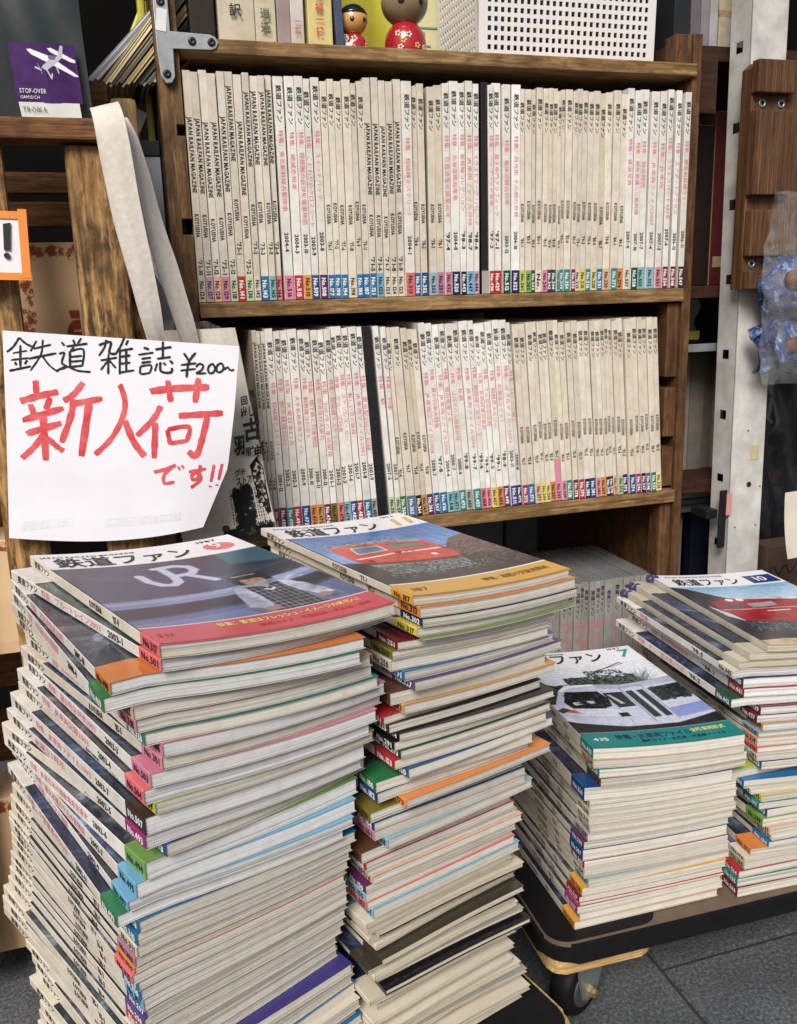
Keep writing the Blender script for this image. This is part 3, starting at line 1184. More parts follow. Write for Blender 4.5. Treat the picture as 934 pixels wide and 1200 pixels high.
def build_row(text, zshelf, rowname, lean, yoff=0.0):
    rows = [l.split(' ') for l in text.split('\n')]
    for i, f in enumerate(rows):
        x, t, kind, band, date, no = int(f[0]) * 1e-4 * .983, int(f[1]) * 1e-4 * .983 - .0003, f[2], f[3].replace('_', ' '), f[4], f[5]
        feature = ' '.join(f[6:])
        T = max(.005, round(t, 4))
        if date == '0':
            date = ''
        a = lean(i, len(rows)) + random.uniform(-.25, .25)
        hs = {'E0': 1.0, 'E1': 1.0, 'J': 1.0, 'K': .985, 'T': .985, 'B': 1.005}[kind] + random.uniform(-.010, .008)
        M = Matrix.Translation((x, YF - .003 + yoff + random.uniform(-.002, .003), zshelf + .0006)) @ Matrix.Rotation(R(a), 4, 'Y') @ ROWM @ Matrix.Diagonal((1, hs, 1, 1))
        lab = '%s, %s number band, %s from left on %s shelf' % (NOTE[kind], band, ordn(i + 1), rowname)
        kk = {'T': 'K', 'B': 'X'}.get(kind, kind)
        paper = {'B': (0.014, 0.014, 0.016), 'J': WHITE_P, 'K': CREAM_P, 'T': CREAM_P}.get(kind, C('#d6cfc4', .95))
        m = build_magazine('magazine', lab, 'magazines standing on the %s shelf' % rowname, M, T, kk, None if no == '0' and kind != 'B' else band, feature, date,
                           no if no != '0' else '', paper=paper, letter=kind != 'B')
        if kind == 'T':
            bo = [c for c in m.children if c.name.startswith('number_band')][0]
            mesh_obj('pink_strip', [(-.0002, BANDH, .0004), (-.0002, .062, .0004), (-.0002, .062, T - .0004), (-.0002, BANDH, T - .0004)], [(0, 1, 2, 3)], M_BAND, m, M, color=C(PAL['pink'], .9))


build_row(ROW1, .797, 'upper', lambda i, n: 0.0)
build_row(ROW2, .504, 'middle', lambda i, n: -(.9 + 3.4 * min(1, max(0, (i - 3) / 20))))

# upright magazines in grey sleeves in the bottom compartment
SLV = [.500, .511, .5225, .534, .545, .556, .567, .577, .5862, .5958, .6076, .6191, .6303, .6423, .6489, .6577, .6665, .6754, .6832, .6966, .7158, .7271, .7362, .746, .756]
for i, x in enumerate(SLV):
    T = (SLV[i + 1] - x if i + 1 < len(SLV) else .010) - .0006
    feat = random.choice(['特集：ごし一本', '特集：勝利号', '特集：四国列車', '特集：新しい電車', ''])
    kind = 'J' if feat else 'K'
    M = Matrix.Translation((x, 1.158 + random.uniform(-.002, .004), .1085)) @ ROWM @ Matrix.Diagonal((1.06, 1.0, 1, 1))
    build_magazine('magazine', 'grey-sleeved upright magazine, %s from left in the bottom compartment' % ordn(i + 1),
                   'sleeved magazines in the bottom compartment', M, round(T, 4), kind, 'grey', feat, '', '', paper=C('#a8a8a6', .8), pages=C('#8c8f92', .8))


# ------------------------------------------------------------------ stacks
class Stack:
    def __init__(s, base, ang, W=MW):
        s.base, s.ang, s.W = base, ang, W

    def deformer(s, M, T, j, Db, Dt, base_u=0.0, arch=0.0):
        """bend a magazine so that layers follow the sag of the pile"""
        ca, sa = math.cos(R(s.ang)), math.sin(R(s.ang))
        ew = np.array([ca, -sa])
        org = np.array(M.translation[:2])
        X = np.array(M.to_3x3())[:2, :2]
        b = np.array(s.base[:2])

        def f(V):
            V = np.array(V, dtype=float)
            w = V[:, :2] @ X.T + org - b
            u = (w @ ew) / s.W
            t = np.clip(u, -.1, 1.25)
            g = np.where(t > 0, 2 * t - t * t, 0.0)
            k = np.clip(V[:, 2] / T, 0, 1)
            V[:, 2] -= (Db + (Dt - Db) * k) * g
            if arch:
                V[:, 2] += arch * np.sin(np.clip(u, 0, 1) * math.pi)
            return V
        return f


def build_stack(name, base, ang, ztop, items, group, dD=.00045, D0=0.0, jit=1.5, start_no=0, W=MW):
    """items top to bottom: (X mm, Y mm, T mm, kind, band, feature, date, no, extra angle)"""
    st = Stack(base, ang, W)
    n = len(items)
    tot = sum(i[2] for i in items) * 1e-3
    zb = ztop - tot
    D = D0
    out = {}
    z = zb
    for k in range(n - 1, -1, -1):
        X, Y, T, kind, band, feat, date, no, ea = items[k]
        T = T * 1e-3
        d2 = D + dD * random.uniform(.4, 1.6)
        j = ea + random.uniform(-jit, jit)
        M = Matrix.Translation((X * 1e-3, Y * 1e-3, EYE + z)) @ Matrix.Rotation(R(-ang + j), 4, 'Z')
        df = st.deformer(M, T - .0006, j, D, d2)
        lab = '%s magazine with %s number band, %s from the top of the %s stack' % ('white' if kind == 'J' else 'cream', band, ordn(k + 1), name)
        out[k] = (build_magazine('magazine', lab, group, M, T - .0006, kind, band, feat, date, no, deform=df, nx=9, W=W), M, df, T - .0006, D, d2)
        z += T
        D = d2
    return out


def rows_of(txt):
    out = []
    for l in txt.strip().split('\n'):
        f = l.split('|')
        out.append((float(f[0]), float(f[1]), float(f[2]), f[3], f[4], f[5], f[6], f[7], float(f[8]) if len(f) > 8 and f[8] else 0.0))
    return out


LEFT = '''8|521|9.8|K|salmon||'87-9|317|0.3
8|522|9.0|J|salmon|特集：ブルートレイン2003|2003-1|501|3.3
-22|517|9.0|J|orange|特集：北海道鉄道120年|2002-10|498|-2.9
-27|517|10.5|J|green|特集：大私鉄の遊歩道電車|2000-4|468|-4.2
-11|522|9.8|K|peach||'88-2|322|-0.3
-10|524|9.8|K|pink||'87-10|318|-0.4
-6|525|9.8|K|teal||'88-8|328|0.0
4|528|10.4|J|pink|特集：国電の新しい車両ファイル2001|2002-4|486|2.2
3|530|9.8|K|pink||'85-5|301|2.9
-5|529|11.1|J|pink|特集：寝台特急列車2003|2003-3|503|1.3
-10|530|11.1|J|salmon|特集：JR車両記録2003|2003-4|504|0.7
-4|532|9.1|K|lime||'92-1|369|2.7
-11|532|13.7|J|dark brown|特集：JR車両ファイル2003|2003-7|507|2.5
-12|533|10.4|J|magenta|JR誕立5周年|2002-5|493|3.9
0|537|10.4|K|dark blue||'93-5|498|7.3
-14|536|13.7|J|leaf green|特集：JR東日本の通勤電車発達史|2002-6|494|4.7
-21|536|11.7|J|sky blue|特集：東北本線の夕方の景物語|2002-7|495|1.3
-27|536|8.5|J|sky blue|特集：コンテナ物語|2002-9|497|0.0
-35|536|9.8|J|green|特集：小型電車のStyle|2002-11|499|-0.1
-22|539|9.8|K|blue||'86-12|308|1.8
-24|540|10.4|K|blue||'87-1|310|1.8
-25|541|9.1|K|cream||'87-2|311|2.2
-27|542|7.8|K|mauve||'86-7|303|2.3
-28|543|6|K|orange||'86-8|304|2.3
-30|543|7.8|K|salmon||'87-7|315|2.6
-27|545|7.8|K|teal||'86-9|305|3.2
-26|546|8.5|K|blue||'86-10|306|2.9
-25|547|9.8|K|sky blue||'86-11|307|3.4
-24|548|7.8|K|indigo||'86-1|297|4.3
-26|549|8.5|K|violet||'86-2|298|4.4
-26|551|10|K|red||'86-3|299|4.6
-28|552|9|K|cream||'86-4|300|5.0
-32|553|10|K|pink||'85-1|285|5.1
-30|555|11|K|orange||'85-2|286|5.7
-28|557|10|K|lime||'85-3|287|6.3
-22|552|10|K|indigo||'85-4|288|4.5
-18|557|9|K|cream||'84-1|273|5.1
-18|557|10|K|teal||'84-2|274|5.7
-14|556|10|K|blue||'84-3|275|6.3
-16|554|10|K|cream||'84-4|276|4.5
-18|557|10|K|pink||'84-5|277|5.1
-12|553|9|K|blue||'84-6|278|5.7
-16|554|10|K|cream||'84-7|279|6.3
-14|556|10|K|teal||'84-8|280|4.5
-18|557|10|K|cream||'83-8|268|4.5
-16|554|10|K|amber||'83-9|269|5.1
-14|556|10|K|blue||'83-10|270|5.7
-16|554|10|K|cream||'83-11|271|6.3'''
# left stack stands on the platform
G_ST = 'magazines stacked in the %s pile'
left = rows_of(LEFT)
_tot = sum(i[2] for i in left) * 1e-3
_sc = (.665 - .197) / _tot
left = [(a, b, c * _sc if k > 29 else c, *r_) for k, (a, b, c, *r_) in enumerate(left)]
_rest = (.665 - .197) - sum(i[2] for i in left[:30]) * 1e-3
_low = sum(i[2] for i in left[30:]) * 1e-3
left = left[:30] + [(a, b, c * _rest / _low, *r_) for (a, b, c, *r_) in left[30:]]
S_LEFT = build_stack('front left', (.0, .53), -20.5, -.197, left, G_ST % 'front left', dD=.00035, jit=.45, W=.178)

MID = '''191|595|8.0|K|amber||'77-1|187|0
196|594|9.5|K|orange||'87-5|313|0
198|595|8.0|K|navy||'86-6|302|0
194|596|7.6|K|yellow||'87-9|317|1
198|596|3.2|K|leaf green||'87-8|316|0
179|598|7.2|K|dark red||'82-3|251|0
175|599|8.0|K|olive||'82-9|260|0
174|600|9.5|K|cream||'82-2|250|0
184|599|8.7|K|blue||'85-7|291|2
192|599|8.7|K|violet||'88-7|327|2
173|602|11.1|K|brown||'83-7|267|0
184|602|8.7|K|tan||'83-3|263|1
168|604|7.2|K|red||'84-9|281|3
172|604|8.7|K|dark olive||'88-5|325|1
180|604|7.2|K|black||'88-4|324|-1
176|605|8.0|K|black||'85-4|291|0
181|605|8.0|K|dark green||'85-6|293|0
176|606|8.7|K|red||'74-3|153|0
187|605|9.1|K|dark blue||'74-9|160|2
161|609|9.5|K|green||'76-4|180|-2
162|609|9.5|K|dark blue||'76-6|182|0
185|607|8.0|K|orange||'75-11|173|2
156|611|9.5|K|olive||'76-2|178|0
159|611|8.0|K|dark blue||'75-2|164|0
159|612|9.1|K|pink||'74-11|161|0
170|611|9.5|K|light blue||'75-6|168|1
148|614|10.3|K|brown||'75-7|169|0
152|615|8.0|K|red||'76-12|188|0
153|615|5.6|K|grey||'75-4|166|0
157|615|8.0|K|peach||'76-2|176|0
151|616|8.0|K|purple||'74-1|150|0
151|617|8.4|K|light blue||'74-5|155|0
152|617|8.0|K|salmon||'74-12|163|0
157|617|9.5|K|sky blue||'74-2|151|0'''
mid = rows_of(MID)
S_MID = build_stack('middle', (.175, .62), -16.6, -.214, mid, G_ST % 'middle', dD=.0003, jit=.9, W=.160)
_zmid = -.214 - sum(i[2] for i in mid) * 1e-3

# thin loose magazines at the foot of the middle pile
st = Stack((.17, .64), -16.6, .16)
nthin = 22
pitch = (_zmid + .665) / nthin
for k in range(nthin):
    z = _zmid - pitch * (k + 1)
    T = pitch * random.uniform(.55, .8)
    j = random.uniform(-2, 2.5)
    sx = random.uniform(-.008, .008)
    sy = random.uniform(-.006, .006)
    M = Matrix.Translation((.158 + sx, .622 + sy, EYE + z)) @ Matrix.Rotation(R(16.6 + j), 4, 'Z')
    arch = pitch * .25 if k else 0.0
    df = st.deformer(M, T, j, 0.0, 0.0, arch=arch)
    paper = random.choice([C('#cfc7b6'), C('#2a2d33'), C('#b9b4a6'), C('#cac3b5'), C('#d2cbbd'), C('#c9c2b3')])
    build_magazine('magazine', 'thin worn curled magazine, %s below the lowest blue-banded one of the middle stack' % ordn(k + 1),
                   'thin curled magazines at the foot of the middle pile', M, T, 'X', random.choice(['grey', 'cream', 'cream', 'cream', 'dark olive', 'cream', 'black']),
                   paper=paper, pages=C('#d9d0bb'), deform=df, nx=9, letter=False, r=.0006, W=.160)

RIGHT1 = '''421|729|13.5|K|teal||'97-7|435|-2.2
422|729|9.9|K|peach||'80-10|234|-2
428|728|10.9|K|teal||'80-5|229|-1
430|728|10.4|K|brown||'79-10|222|1
413|731|15.6|K|dark blue||'79-12|224|-1
420|730|11.4|K|cream||'79-9|221|0
420|731|9.3|K|cream||'79-7|219|0
420|731|9.3|K|cream||'78-11|211|0
421|731|8.3|K|cream||'78-12|212|0
419|732|10.4|K|grey||'78-8|208|0
415|733|9.3|K|purple||'78-9|209|0
414|733|13.5|K|dark blue||'78-7|207|0
416|733|10.4|K|magenta||'78-5|205|0
417|733|11.4|K|cream||'78-4|204|0
421|732|11.4|K|pale teal||'79-7|219|1
415|734|10.4|K|amber||'79-6|218|0
412|735|7.3|K|dark red||'79-5|217|0
413|735|4.2|K|red||'80-2|226|0
410|735|9.3|K|magenta||'80-3|227|0
414|735|9.3|K|cream||'80-4|228|0
408|736|10.4|K|amber||'80-1|225|0'''
r1 = rows_of(RIGHT1)
S_R1 = build_stack('right-hand', (.415, .725), 1, -.449, r1, G_ST % 'right-hand', dD=.0006, jit=.6, W=.177)

RIGHT2 = '''596|744|9.4|J|cream|特集：|'98-5|445|0
607|741|11.5|J|navy|特集：秋冬号シンポリーク|'97-12|440|0
608|740|10.5|J|red|特集：電気機関車最新鋭|'98-1|441|0
594|742|10.5|J|dark green|特集：新しい直流機EF200|'98-2|442|0
627|735|9.4|J|maroon|特集：短編車両|'97-11|439|0
623|735|9.4|J|maroon|特集：新駅京|'97-9|437|0
630|733|9.4|J|amber|特集：鉄道の駅新線|'97-10|438|0
625|733|7.3|K|light blue||'78-10|210|0
624|733|10.5|K|peach||'79-2|214|0
624|732|8.4|K|salmon||'84-4|276|0
624|731|8.4|K|cream||'84-9|281|0
629|730|10.5|K|dark blue||'84-11|283|0
586|737|10.5|K|lime||'79-4|216|7
609|732|10.5|K|blue||'76-8|184|-1
617|729|7.3|K|cream||'79-11|223|0
629|726|9.4|K|yellow||'77-8|196|1
626|726|8.4|K|teal||'77-9|197|0
636|724|10.5|K|dark blue||'77-5|193|2
631|724|11.5|K|leaf green||'86-3|299|1
639|721|9.4|K|peach||'78-11|211|2
642|720|7.3|K|cream||'78-12|212|2
638|720|7.3|K|blue||'76-8|184|1
618|724|9.4|K|orange||'75-9|171|-1
611|724|6.3|K|cream||'75-8|170|0
611|724|9.4|K|pale green||'75-1|163|0
604|724|9.4|K|red||'83-4|264|0
603|724|10.5|K|teal||'83-5|265|0
603|723|12.6|K|maroon||'83-6|266|0'''
r2 = rows_of(RIGHT2)
_tot = sum(i[2] for i in r2) * 1e-3
S_R2 = build_stack('far right', (.615, .72), 3.2, -.665 + _tot, r2, G_ST % 'far right', dD=.0004, jit=.8)
_zr2 = -.665 + _tot
# three saddle-stitched magazines on top, folded round a thin spine
LOOSE = []
st2 = Stack((.622, .74), 3.0)
z = _zr2
for k, (X, Y, T, j) in enumerate(((603, 744, 9, 0), (614, 742, 9, 0), (634, 739, 9.0, -1))):
    T *= 1e-3
    M = Matrix.Translation((X * 1e-3, Y * 1e-3, EYE + z)) @ Matrix.Rotation(R(-3 + j), 4, 'Z')
    df = st2.deformer(M, T, j, .009, .010 + .001 * k, arch=0.0)
    m = build_magazine('magazine', ['saddle-stitched magazine, third from the top of the far right stack', 'saddle-stitched magazine just under the red-locomotive cover, far right stack',
                                    'magazine with a red locomotive cover lying on top of the far right stack'][k], 'saddle-stitched magazines on the far right pile',
                       M, T, 'X', None, paper=C('#c9c4b6'), pages=C('#d8cfbb'), deform=df, nx=9, letter=False, r=T * .42)
    # navy binding cord knotted at the head of the spine
    for q in range(2):
        a = np.linspace(0, 2 * math.pi, 9)[:-1]
        V, F = [], []
        for ia, aa in enumerate(a):
            for bb in a:
                rr = .0042 + .0017 * math.cos(bb)
                V.append((rr * math.cos(aa), .0017 * math.sin(bb) * 1.3, rr * math.sin(aa)))
        for ia in range(8):
            for ib in range(8):
                F.append((ia * 8 + ib, ia * 8 + (ib + 1) % 8, ((ia + 1) % 8) * 8 + (ib + 1) % 8, ((ia + 1) % 8) * 8 + ib))
        Mc = M @ Matrix.Translation((-.001 + q * .004, MH - .006 - q * .007, T * .55))
        mesh_obj('binding_cord', V, F, plain('navy_cord', C('#2c2f66'), .7) if 'navy_cord' not in bpy.data.materials else bpy.data.materials['navy_cord'], m, Mc, smooth=True)
    LOOSE.append((m, M, df, T))
    z += T


# ------------------------------------------------------------------ the four covers one can see whole
def cover_fn(df, T, W=MW, H=MH, dz=.0004):
    def fn(u, v):
        return df(np.stack([.0005 + u * (W - .0006), .0004 + v * (H - .0008), np.full(len(u), T + dz)], axis=1))
    return fn


def cover_text(parent, df, T, items, mats, MW=MW):
    """items: text, u0, u1, v baseline, em height (m), material, shear"""
    its = []
    for s, u0, u1, v, h, mi, sh in items:
        V, Tr = text2d(s, (u1 - u0) * MW, h, True)
        V = V + 0
        V[:, 0] += V[:, 1] * sh
        V += np.array([u0 * MW, v * MH])
        its.append((V, Tr, mi))
    lettering('cover_lettering', its, parent, lambda V2: df(np.stack([V2[:, 0], V2[:, 1], np.full(len(V2), T + .0007)], axis=1)), mats)


GW, GH = 270, 402
ASP = MH / MW

# --- "9": station attendant and JR lettering
m, M, df, T, _, _ = S_LEFT[0]
cv = Canvas(GW, GH, ASP, C('#e9e9ec'))
top = .785
reg = (cv.V > .125 - .0 * cv.U) & (cv.V < top)
cv.grad(C('#4a546e'), C('#262d41'), .125, top, reg)
cv.noise(5, .6, 3, reg)
cv.line([(.03, .66), (.30, .60)], .02, C('#55607c'), .5, .03)
cv.line([(.20, .72), (.34, .70)], .012, C('#5c6884'), .5, .02)
cv.ell((.35, .42), .14, .05, C('#4a3350'), .45, .9)
cv.ell((.62, .66), .12, .06, C('#1c2233'), .6, .9)
cv.poly([(0, .30), (.55, .335), (1, .40), (1, .47), (.55, .40), (0, .375)], C('#9aa4c2'))
cv.poly([(0, .20), (.5, .255), (1, .32), (1, .385), (.5, .33), (0, .295)], C('#1c2231'))
cv.poly([(0, .125), (1, .125), (1, .30), (.5, .235), (0, .19)], C('#757d9e'))
cv.poly([(0, .125), (.62, .125), (.5, .20), (0, .16)], C('#8d95b6'))
cv.poly([(.74, .62), (1, .60), (1, .785), (.76, .785)], C('#3f6c73'))
cv.poly([(.74, .60), (1, .56), (1, .60), (.74, .64)], C('#2c333d'))
cv.poly([(.60, .42), (1, .50), (1, .56), (.60, .50)], C('#2a3140'))
cv.poly([(.84, .40), (.98, .43), (.97, .46), (.85, .43)], C('#b9c4da'))
for pts in ([(.30, .635), (.305, .56), (.335, .515), (.38, .505), (.42, .535), (.435, .60), (.435, .705)],
            [(.41, .705), (.51, .715), (.56, .69), (.565, .645), (.53, .61), (.455, .60)], [(.50, .60), (.575, .51)]):
    cv.line(pts, .043, C('#c4cbe4'))
cv.noise(3, .35, 9, reg)
# attendant: printed figure
cv.ell((.70, .445), .095, .066, C('#17120f'))
cv.poly([(.61, .45), (.79, .45), (.785, .40), (.615, .40)], C('#17120f'))
cv.ell((.697, .430), .058, .050, C('#c79a80'))
cv.ell((.675, .418), .03, .03, C('#b98970'), .5, .8)
cv.ell((.70, .492), .090, .034, C('#232836'))
cv.poly([(.62, .487), (.79, .487), (.81, .478), (.60, .475)], C('#1a1c24'))
cv.line([(.64, .497), (.75, .50)], .012, C('#c9c27e'))
cv.poly([(.645, .468), (.75, .468), (.745, .450), (.72, .458), (.69, .452), (.655, .458)], C('#17120f'))
cv.ell((.677, .438), .008, .004, C('#2a1c18'))
cv.ell((.717, .438), .008, .004, C('#2a1c18'))
cv.ell((.698, .426), .006, .006, C('#a97c66'), .7, .6)
cv.ell((.698, .411), .014, .004, C('#9a4a44'), .9, .5)
cv.poly([(.60, .385), (.79, .39), (.86, .33), (.90, .20), (.84, .19), (.78, .29), (.60, .30), (.57, .19), (.51, .20), (.54, .33)], C('#d5d9e6'))
cv.poly([(.60, .385), (.67, .375), (.70, .345), (.73, .38), (.79, .39), (.785, .26), (.81, .135), (.57, .135), (.60, .26)], C('#20232c'))
for q in range(9):
    x = .58 + q * .027
    cv.line([(x, .14), (x + .004, .375)], .005, C('#a9adb8'), .75)
for q in range(8):
    y = .15 + q * .029
    cv.line([(.585, y), (.80, y + .004)], .005, C('#a9adb8'), .75)
cv.poly([(.57, .385), (.61, .385), (.615, .28), (.60, .19), (.555, .165), (.50, .20), (.54, .34)], C('#d3d7e4'))
for q in range(7):
    cv.line([(.53 + q * .006, .34 - q * .018), (.57 + q * .004, .30 - q * .02)], .006, C('#aab0c6'), .5, .006)
cv.poly([(.78, .39), (.83, .37), (.895, .24), (.885, .20), (.83, .20), (.785, .28)], C('#d3d7e4'))
for q in range(6):
    cv.line([(.81 + q * .012, .35 - q * .022), (.85 + q * .006, .33 - q * .02)], .006, C('#aab0c6'), .5, .006)
fig = (cv.U > .49) & (cv.U < .92) & (cv.V > .13) & (cv.V < .53)
cv.put(np.clip((.64 - cv.U) / .1, 0, 1) * fig * (cv.V < .39), (0.02, 0.022, 0.03), .35)
cv.noise(16, .75, 41, fig)
cv.noise(45, .35, 42, fig)
cv.ell((.575, .165), .035, .02, C('#b98f78'))
cv.ell((.845, .195), .035, .02, C('#b98f78'))
cv.blur(2)
cv.line([(.68, .335), (.70, .32), (.72, .335)], .016, C('#e8e8ee'))
band = (.128 + .0 * cv.U)
cv.a = np.where(reg[..., None] & ~fig[..., None], cv.a * np.array([.55, .60, .72]), np.where((fig & reg)[..., None], cv.a * np.array([.78, .80, .86]), cv.a))
cv.line([(.0, .347), (.5, .375), (1, .44)], .030, C('#9fa9c8'), .6, .02)
for pts in ([(.30, .635), (.305, .56), (.335, .515), (.38, .505), (.42, .535), (.435, .60), (.435, .705)],
            [(.41, .705), (.51, .715), (.56, .69), (.565, .645), (.53, .61), (.455, .60)], [(.50, .60), (.575, .51)]):
    cv.line(pts, .040, C('#c0c8e0'), .85, .006)
cv.noise(60, .10, 21, reg)
cv.put((cv.V < .128).astype(float), C('#c8555e'))
cv.put(((cv.V >= .128) & (cv.V < .132)).astype(float), C('#e6e6ea'))
cv.ell((.855, .875), .085, .052, C('#dc6067'))
cv.grid_mesh('cover_print', cover_fn(df, T, 0.178), M_PRINT, m)
cover_text(m, df, T, [('鉄道ファン', .04, .70, .815, .034, 0, .10), ('JAPAN RAILFAN MAGAZINE', .02, .46, .935, .007, 0, 0), ('1987', .78, .90, .945, .009, 0, 0),
                      ('9', .815, .885, .855, .024, 1, 0), ('特集：鉄道はフレッシュ・イメージの時代へ！', .28, .93, .078, .0085, 2, 0), ('車両ガイド・路面電車・新幹線・記録', .42, .93, .040, .0062, 3, 0), ('317', .03, .10, .05, .007, 3, 0)],
           [INK_K, INK_W, INK_Y, INK_R], 0.178)

# --- "11": red electric train
m, M, df, T, _, _ = S_MID[0]
cv = Canvas(GW, GH, ASP, C('#e9e9ec'))
reg = (cv.V > .12) & (cv.V < .79)
cv.grad(C('#7fa8da'), C('#3f6fb4'), .45, .79, reg)
cv.noise(4, .35, 5, reg)
for q in range(16):
    x = -.1 + q * .075
    cv.line([(x, .80), (x + .16, .40)], .014, C('#2f4f86'), .35)
cv.poly([(0, .12), (1, .12), (1, .42), (.75, .40), (.5, .33), (0, .40)], C('#2f2c2b'))
cv.noise(22, .9, 6, (cv.V < .42) & (cv.V > .12))
for q in range(20):
    cv.line([(q * .055, .12), (q * .05 + .04, .26)], .012, C('#4a4643'), .5, .008)
cv.poly([(.70, .36), (1, .30), (1, .58), (.86, .55), (.72, .44)], C('#6f5148'))
cv.poly([(.10, .60), (.17, .645), (.50, .665), (.72, .60), (.74, .40), (.69, .32), (.40, .335), (.13, .36), (.09, .45)], C('#c8473a'))
cv.poly([(.12, .60), (.17, .645), (.50, .665), (.72, .60), (.70, .585), (.48, .63), (.2, .62)], C('#8d9aa0'))
cv.poly([(.20, .50), (.23, .585), (.41, .595), (.41, .525)], C('#5e7f9c'))
cv.poly([(.46, .53), (.47, .595), (.66, .57), (.69, .515)], C('#6d7d78'))
cv.line([(.20, .50), (.23, .585), (.41, .595), (.41, .525), (.20, .50)], .010, C('#e0d7cc'))
cv.line([(.46, .53), (.47, .595), (.66, .57), (.69, .515), (.46, .53)], .008, C('#33302e'))
cv.noise(9, .5, 51, (cv.U < .75) & (cv.V > .32) & (cv.V < .67))
cv.poly([(.13, .36), (.40, .335), (.69, .32), (.70, .345), (.40, .365), (.13, .39)], C('#6a211b'))
cv.line([(.44, .34), (.44, .60)], .005, C('#5a1f1a'))
cv.line([(.14, .44), (.40, .475)], .018, C('#eae6e2'))
cv.line([(.46, .475), (.70, .465)], .018, C('#eae6e2'))
cv.line([(.24, .655), (.38, .70), (.52, .665)], .007, C('#2a2b30'))
cv.poly([(.13, .36), (.40, .335), (.69, .32), (.67, .22), (.40, .21), (.16, .24)], C('#7f8d95'))
cv.scatter(900, (.12, .70, .19, .33), .009, [C('#7d8488'), C('#17181b'), C('#454e55'), C('#6f3a30'), C('#22262b'), C('#2d3238')], 3)
for q in range(14):
    x = .15 + q * .038
    cv.line([(x, .32), (x + random.uniform(-.03, .05), .22)], .006, C('#14161a'), .8)
cv.scatter(220, (.10, .62, .62, .675), .007, [C('#25272c'), C('#8f3b31'), C('#c0c4c7'), C('#3a3330')], 4)
cv.scatter(700, (.72, 1, .18, .50), .010, [C('#5f463e'), C('#1f1e1e'), C('#6f625b'), C('#3d3431'), C('#2a2624')], 5)
for q in range(9):
    cv.line([(.74, .53 - q * .018), (1.0, .57 - q * .030)], .004, C('#8a766c'), .6)
for q in range(5):
    cv.line([(.72 + q * .06, .80), (.62 + q * .09, .42)], .004, C('#33465f'), .7)
cv.line([(.30, .80), (.95, .62)], .005, C('#26354f'), .8)
cv.ell((.60, .405), .02, .015, C('#e8dccb'))
cv.ell((.19, .405), .02, .015, C('#5b1f1a'))
cv.noise(50, .16, 22, reg)
cv.blur(1)
cv.put((cv.V < .118).astype(float), C('#d3a44c'))
cv.put(((cv.V >= .118) & (cv.V < .126)).astype(float), C('#e8e6e2'))
cv.grid_mesh('cover_print', cover_fn(df, T, 0.16), M_PRINT, m)
cover_text(m, df, T, [('鉄道ファン', .06, .70, .82, .034, 0, .10), ('JAPAN RAILFAN MAGAZINE', .04, .46, .945, .006, 0, 0), ('11', .76, .95, .825, .036, 1, .25), ('1976', .82, .92, .955, .007, 2, 0),
                      ('特集・話題の交直流車両', .50, .93, .05, .009, 3, 0), ('187', .05, .16, .042, .010, 3, 0), ('ファン', .42, .56, .47, .006, 0, 0)],
           [INK_K, INK_GOLD, INK_B, ink('brown_ink', C('#7a5a24'))], 0.16)

# --- "7": white train under trees
m, M, df, T, _, _ = S_R1[0]
cv = Canvas(GW, GH, ASP, C('#e8e9ee'))
reg = (cv.V > .12) & (cv.V < .83)
cv.grad(C('#d3dbea'), C('#e4e7ee'), .5, .85, reg)
for q in range(5):
    cv.line([(0, .66 + q * .03), (1, .70 + q * .028)], .003, C('#9aa3b3'), .6)
cv.poly([(.0, .56), (.10, .62), (.2, .57), (.2, .40), (0, .40)], C('#26322c'))
cv.poly([(.24, .57), (.32, .635), (.45, .69), (.55, .735), (.68, .73), (.78, .66), (.82, .58), (.5, .56)], C('#3a4a43'))
cv.scatter(600, (0, .24, .42, .60), .016, [C('#22302a'), C('#3c4c40'), C('#1a2420')], 7)
cv.scatter(1500, (.26, .78, .57, .68), .013, [C('#2c3a35'), C('#45564d'), C('#1d2825'), C('#5f7068')], 8)
cv.scatter(600, (.45, .72, .66, .745), .011, [C('#2c3a35'), C('#4b5c54'), C('#d9dfe8')], 9)
cv.line([(.50, .72), (.78, .815)], .012, C('#4a545c'))
cv.line([(.50, .735), (.80, .80), (.78, .815)], .008, C('#3c464e'))
for q in range(46):
    x0, y0 = random.uniform(.74, .86), random.uniform(.56, .60)
    cv.line([(x0, y0), (x0 + random.uniform(-.05, .12), y0 + random.uniform(.04, .14))], .004, C('#5d625f'), .8)
cv.poly([(.14, .545), (.22, .60), (.42, .60), (.60, .575), (1, .60), (1, .20), (.7, .16), (.35, .165), (.06, .22), (.03, .40)], C('#c3c9de'))
cv.poly([(.42, .60), (.60, .575), (1, .60), (1, .545), (.60, .53), (.42, .545)], C('#aab1c6'))
cv.line([(.42, .60), (.60, .575), (1, .60)], .006, C('#565d70'))
cv.line([(.42, .52), (.42, .20)], .005, C('#7b8296'))
cv.poly([(.03, .40), (.42, .33), (.42, .26), (.02, .29)], C('#d3d8e8'))
cv.poly([(.14, .545), (.22, .60), (.42, .60), (.42, .585), (.24, .575), (.15, .53)], C('#eef1f8'))
cv.poly([(.17, .53), (.40, .525), (.425, .44), (.40, .37), (.33, .345), (.12, .36), (.10, .42)], C('#15161b'))
cv.poly([(.42, .50), (.56, .50), (.555, .35), (.43, .345)], C('#23302f'))
cv.poly([(.44, .48), (.46, .48), (.50, .38), (.47, .38)], C('#aeb9b8'))
for a in (.585, .665):
    cv.poly([(a, .50), (a + .055, .505), (a + .055, .235), (a, .23)], C('#2a3c3c'))
cv.line([(.57, .54), (.57, .19)], .006, C('#5c6478'))
cv.line([(.735, .55), (.735, .20)], .006, C('#5c6478'))
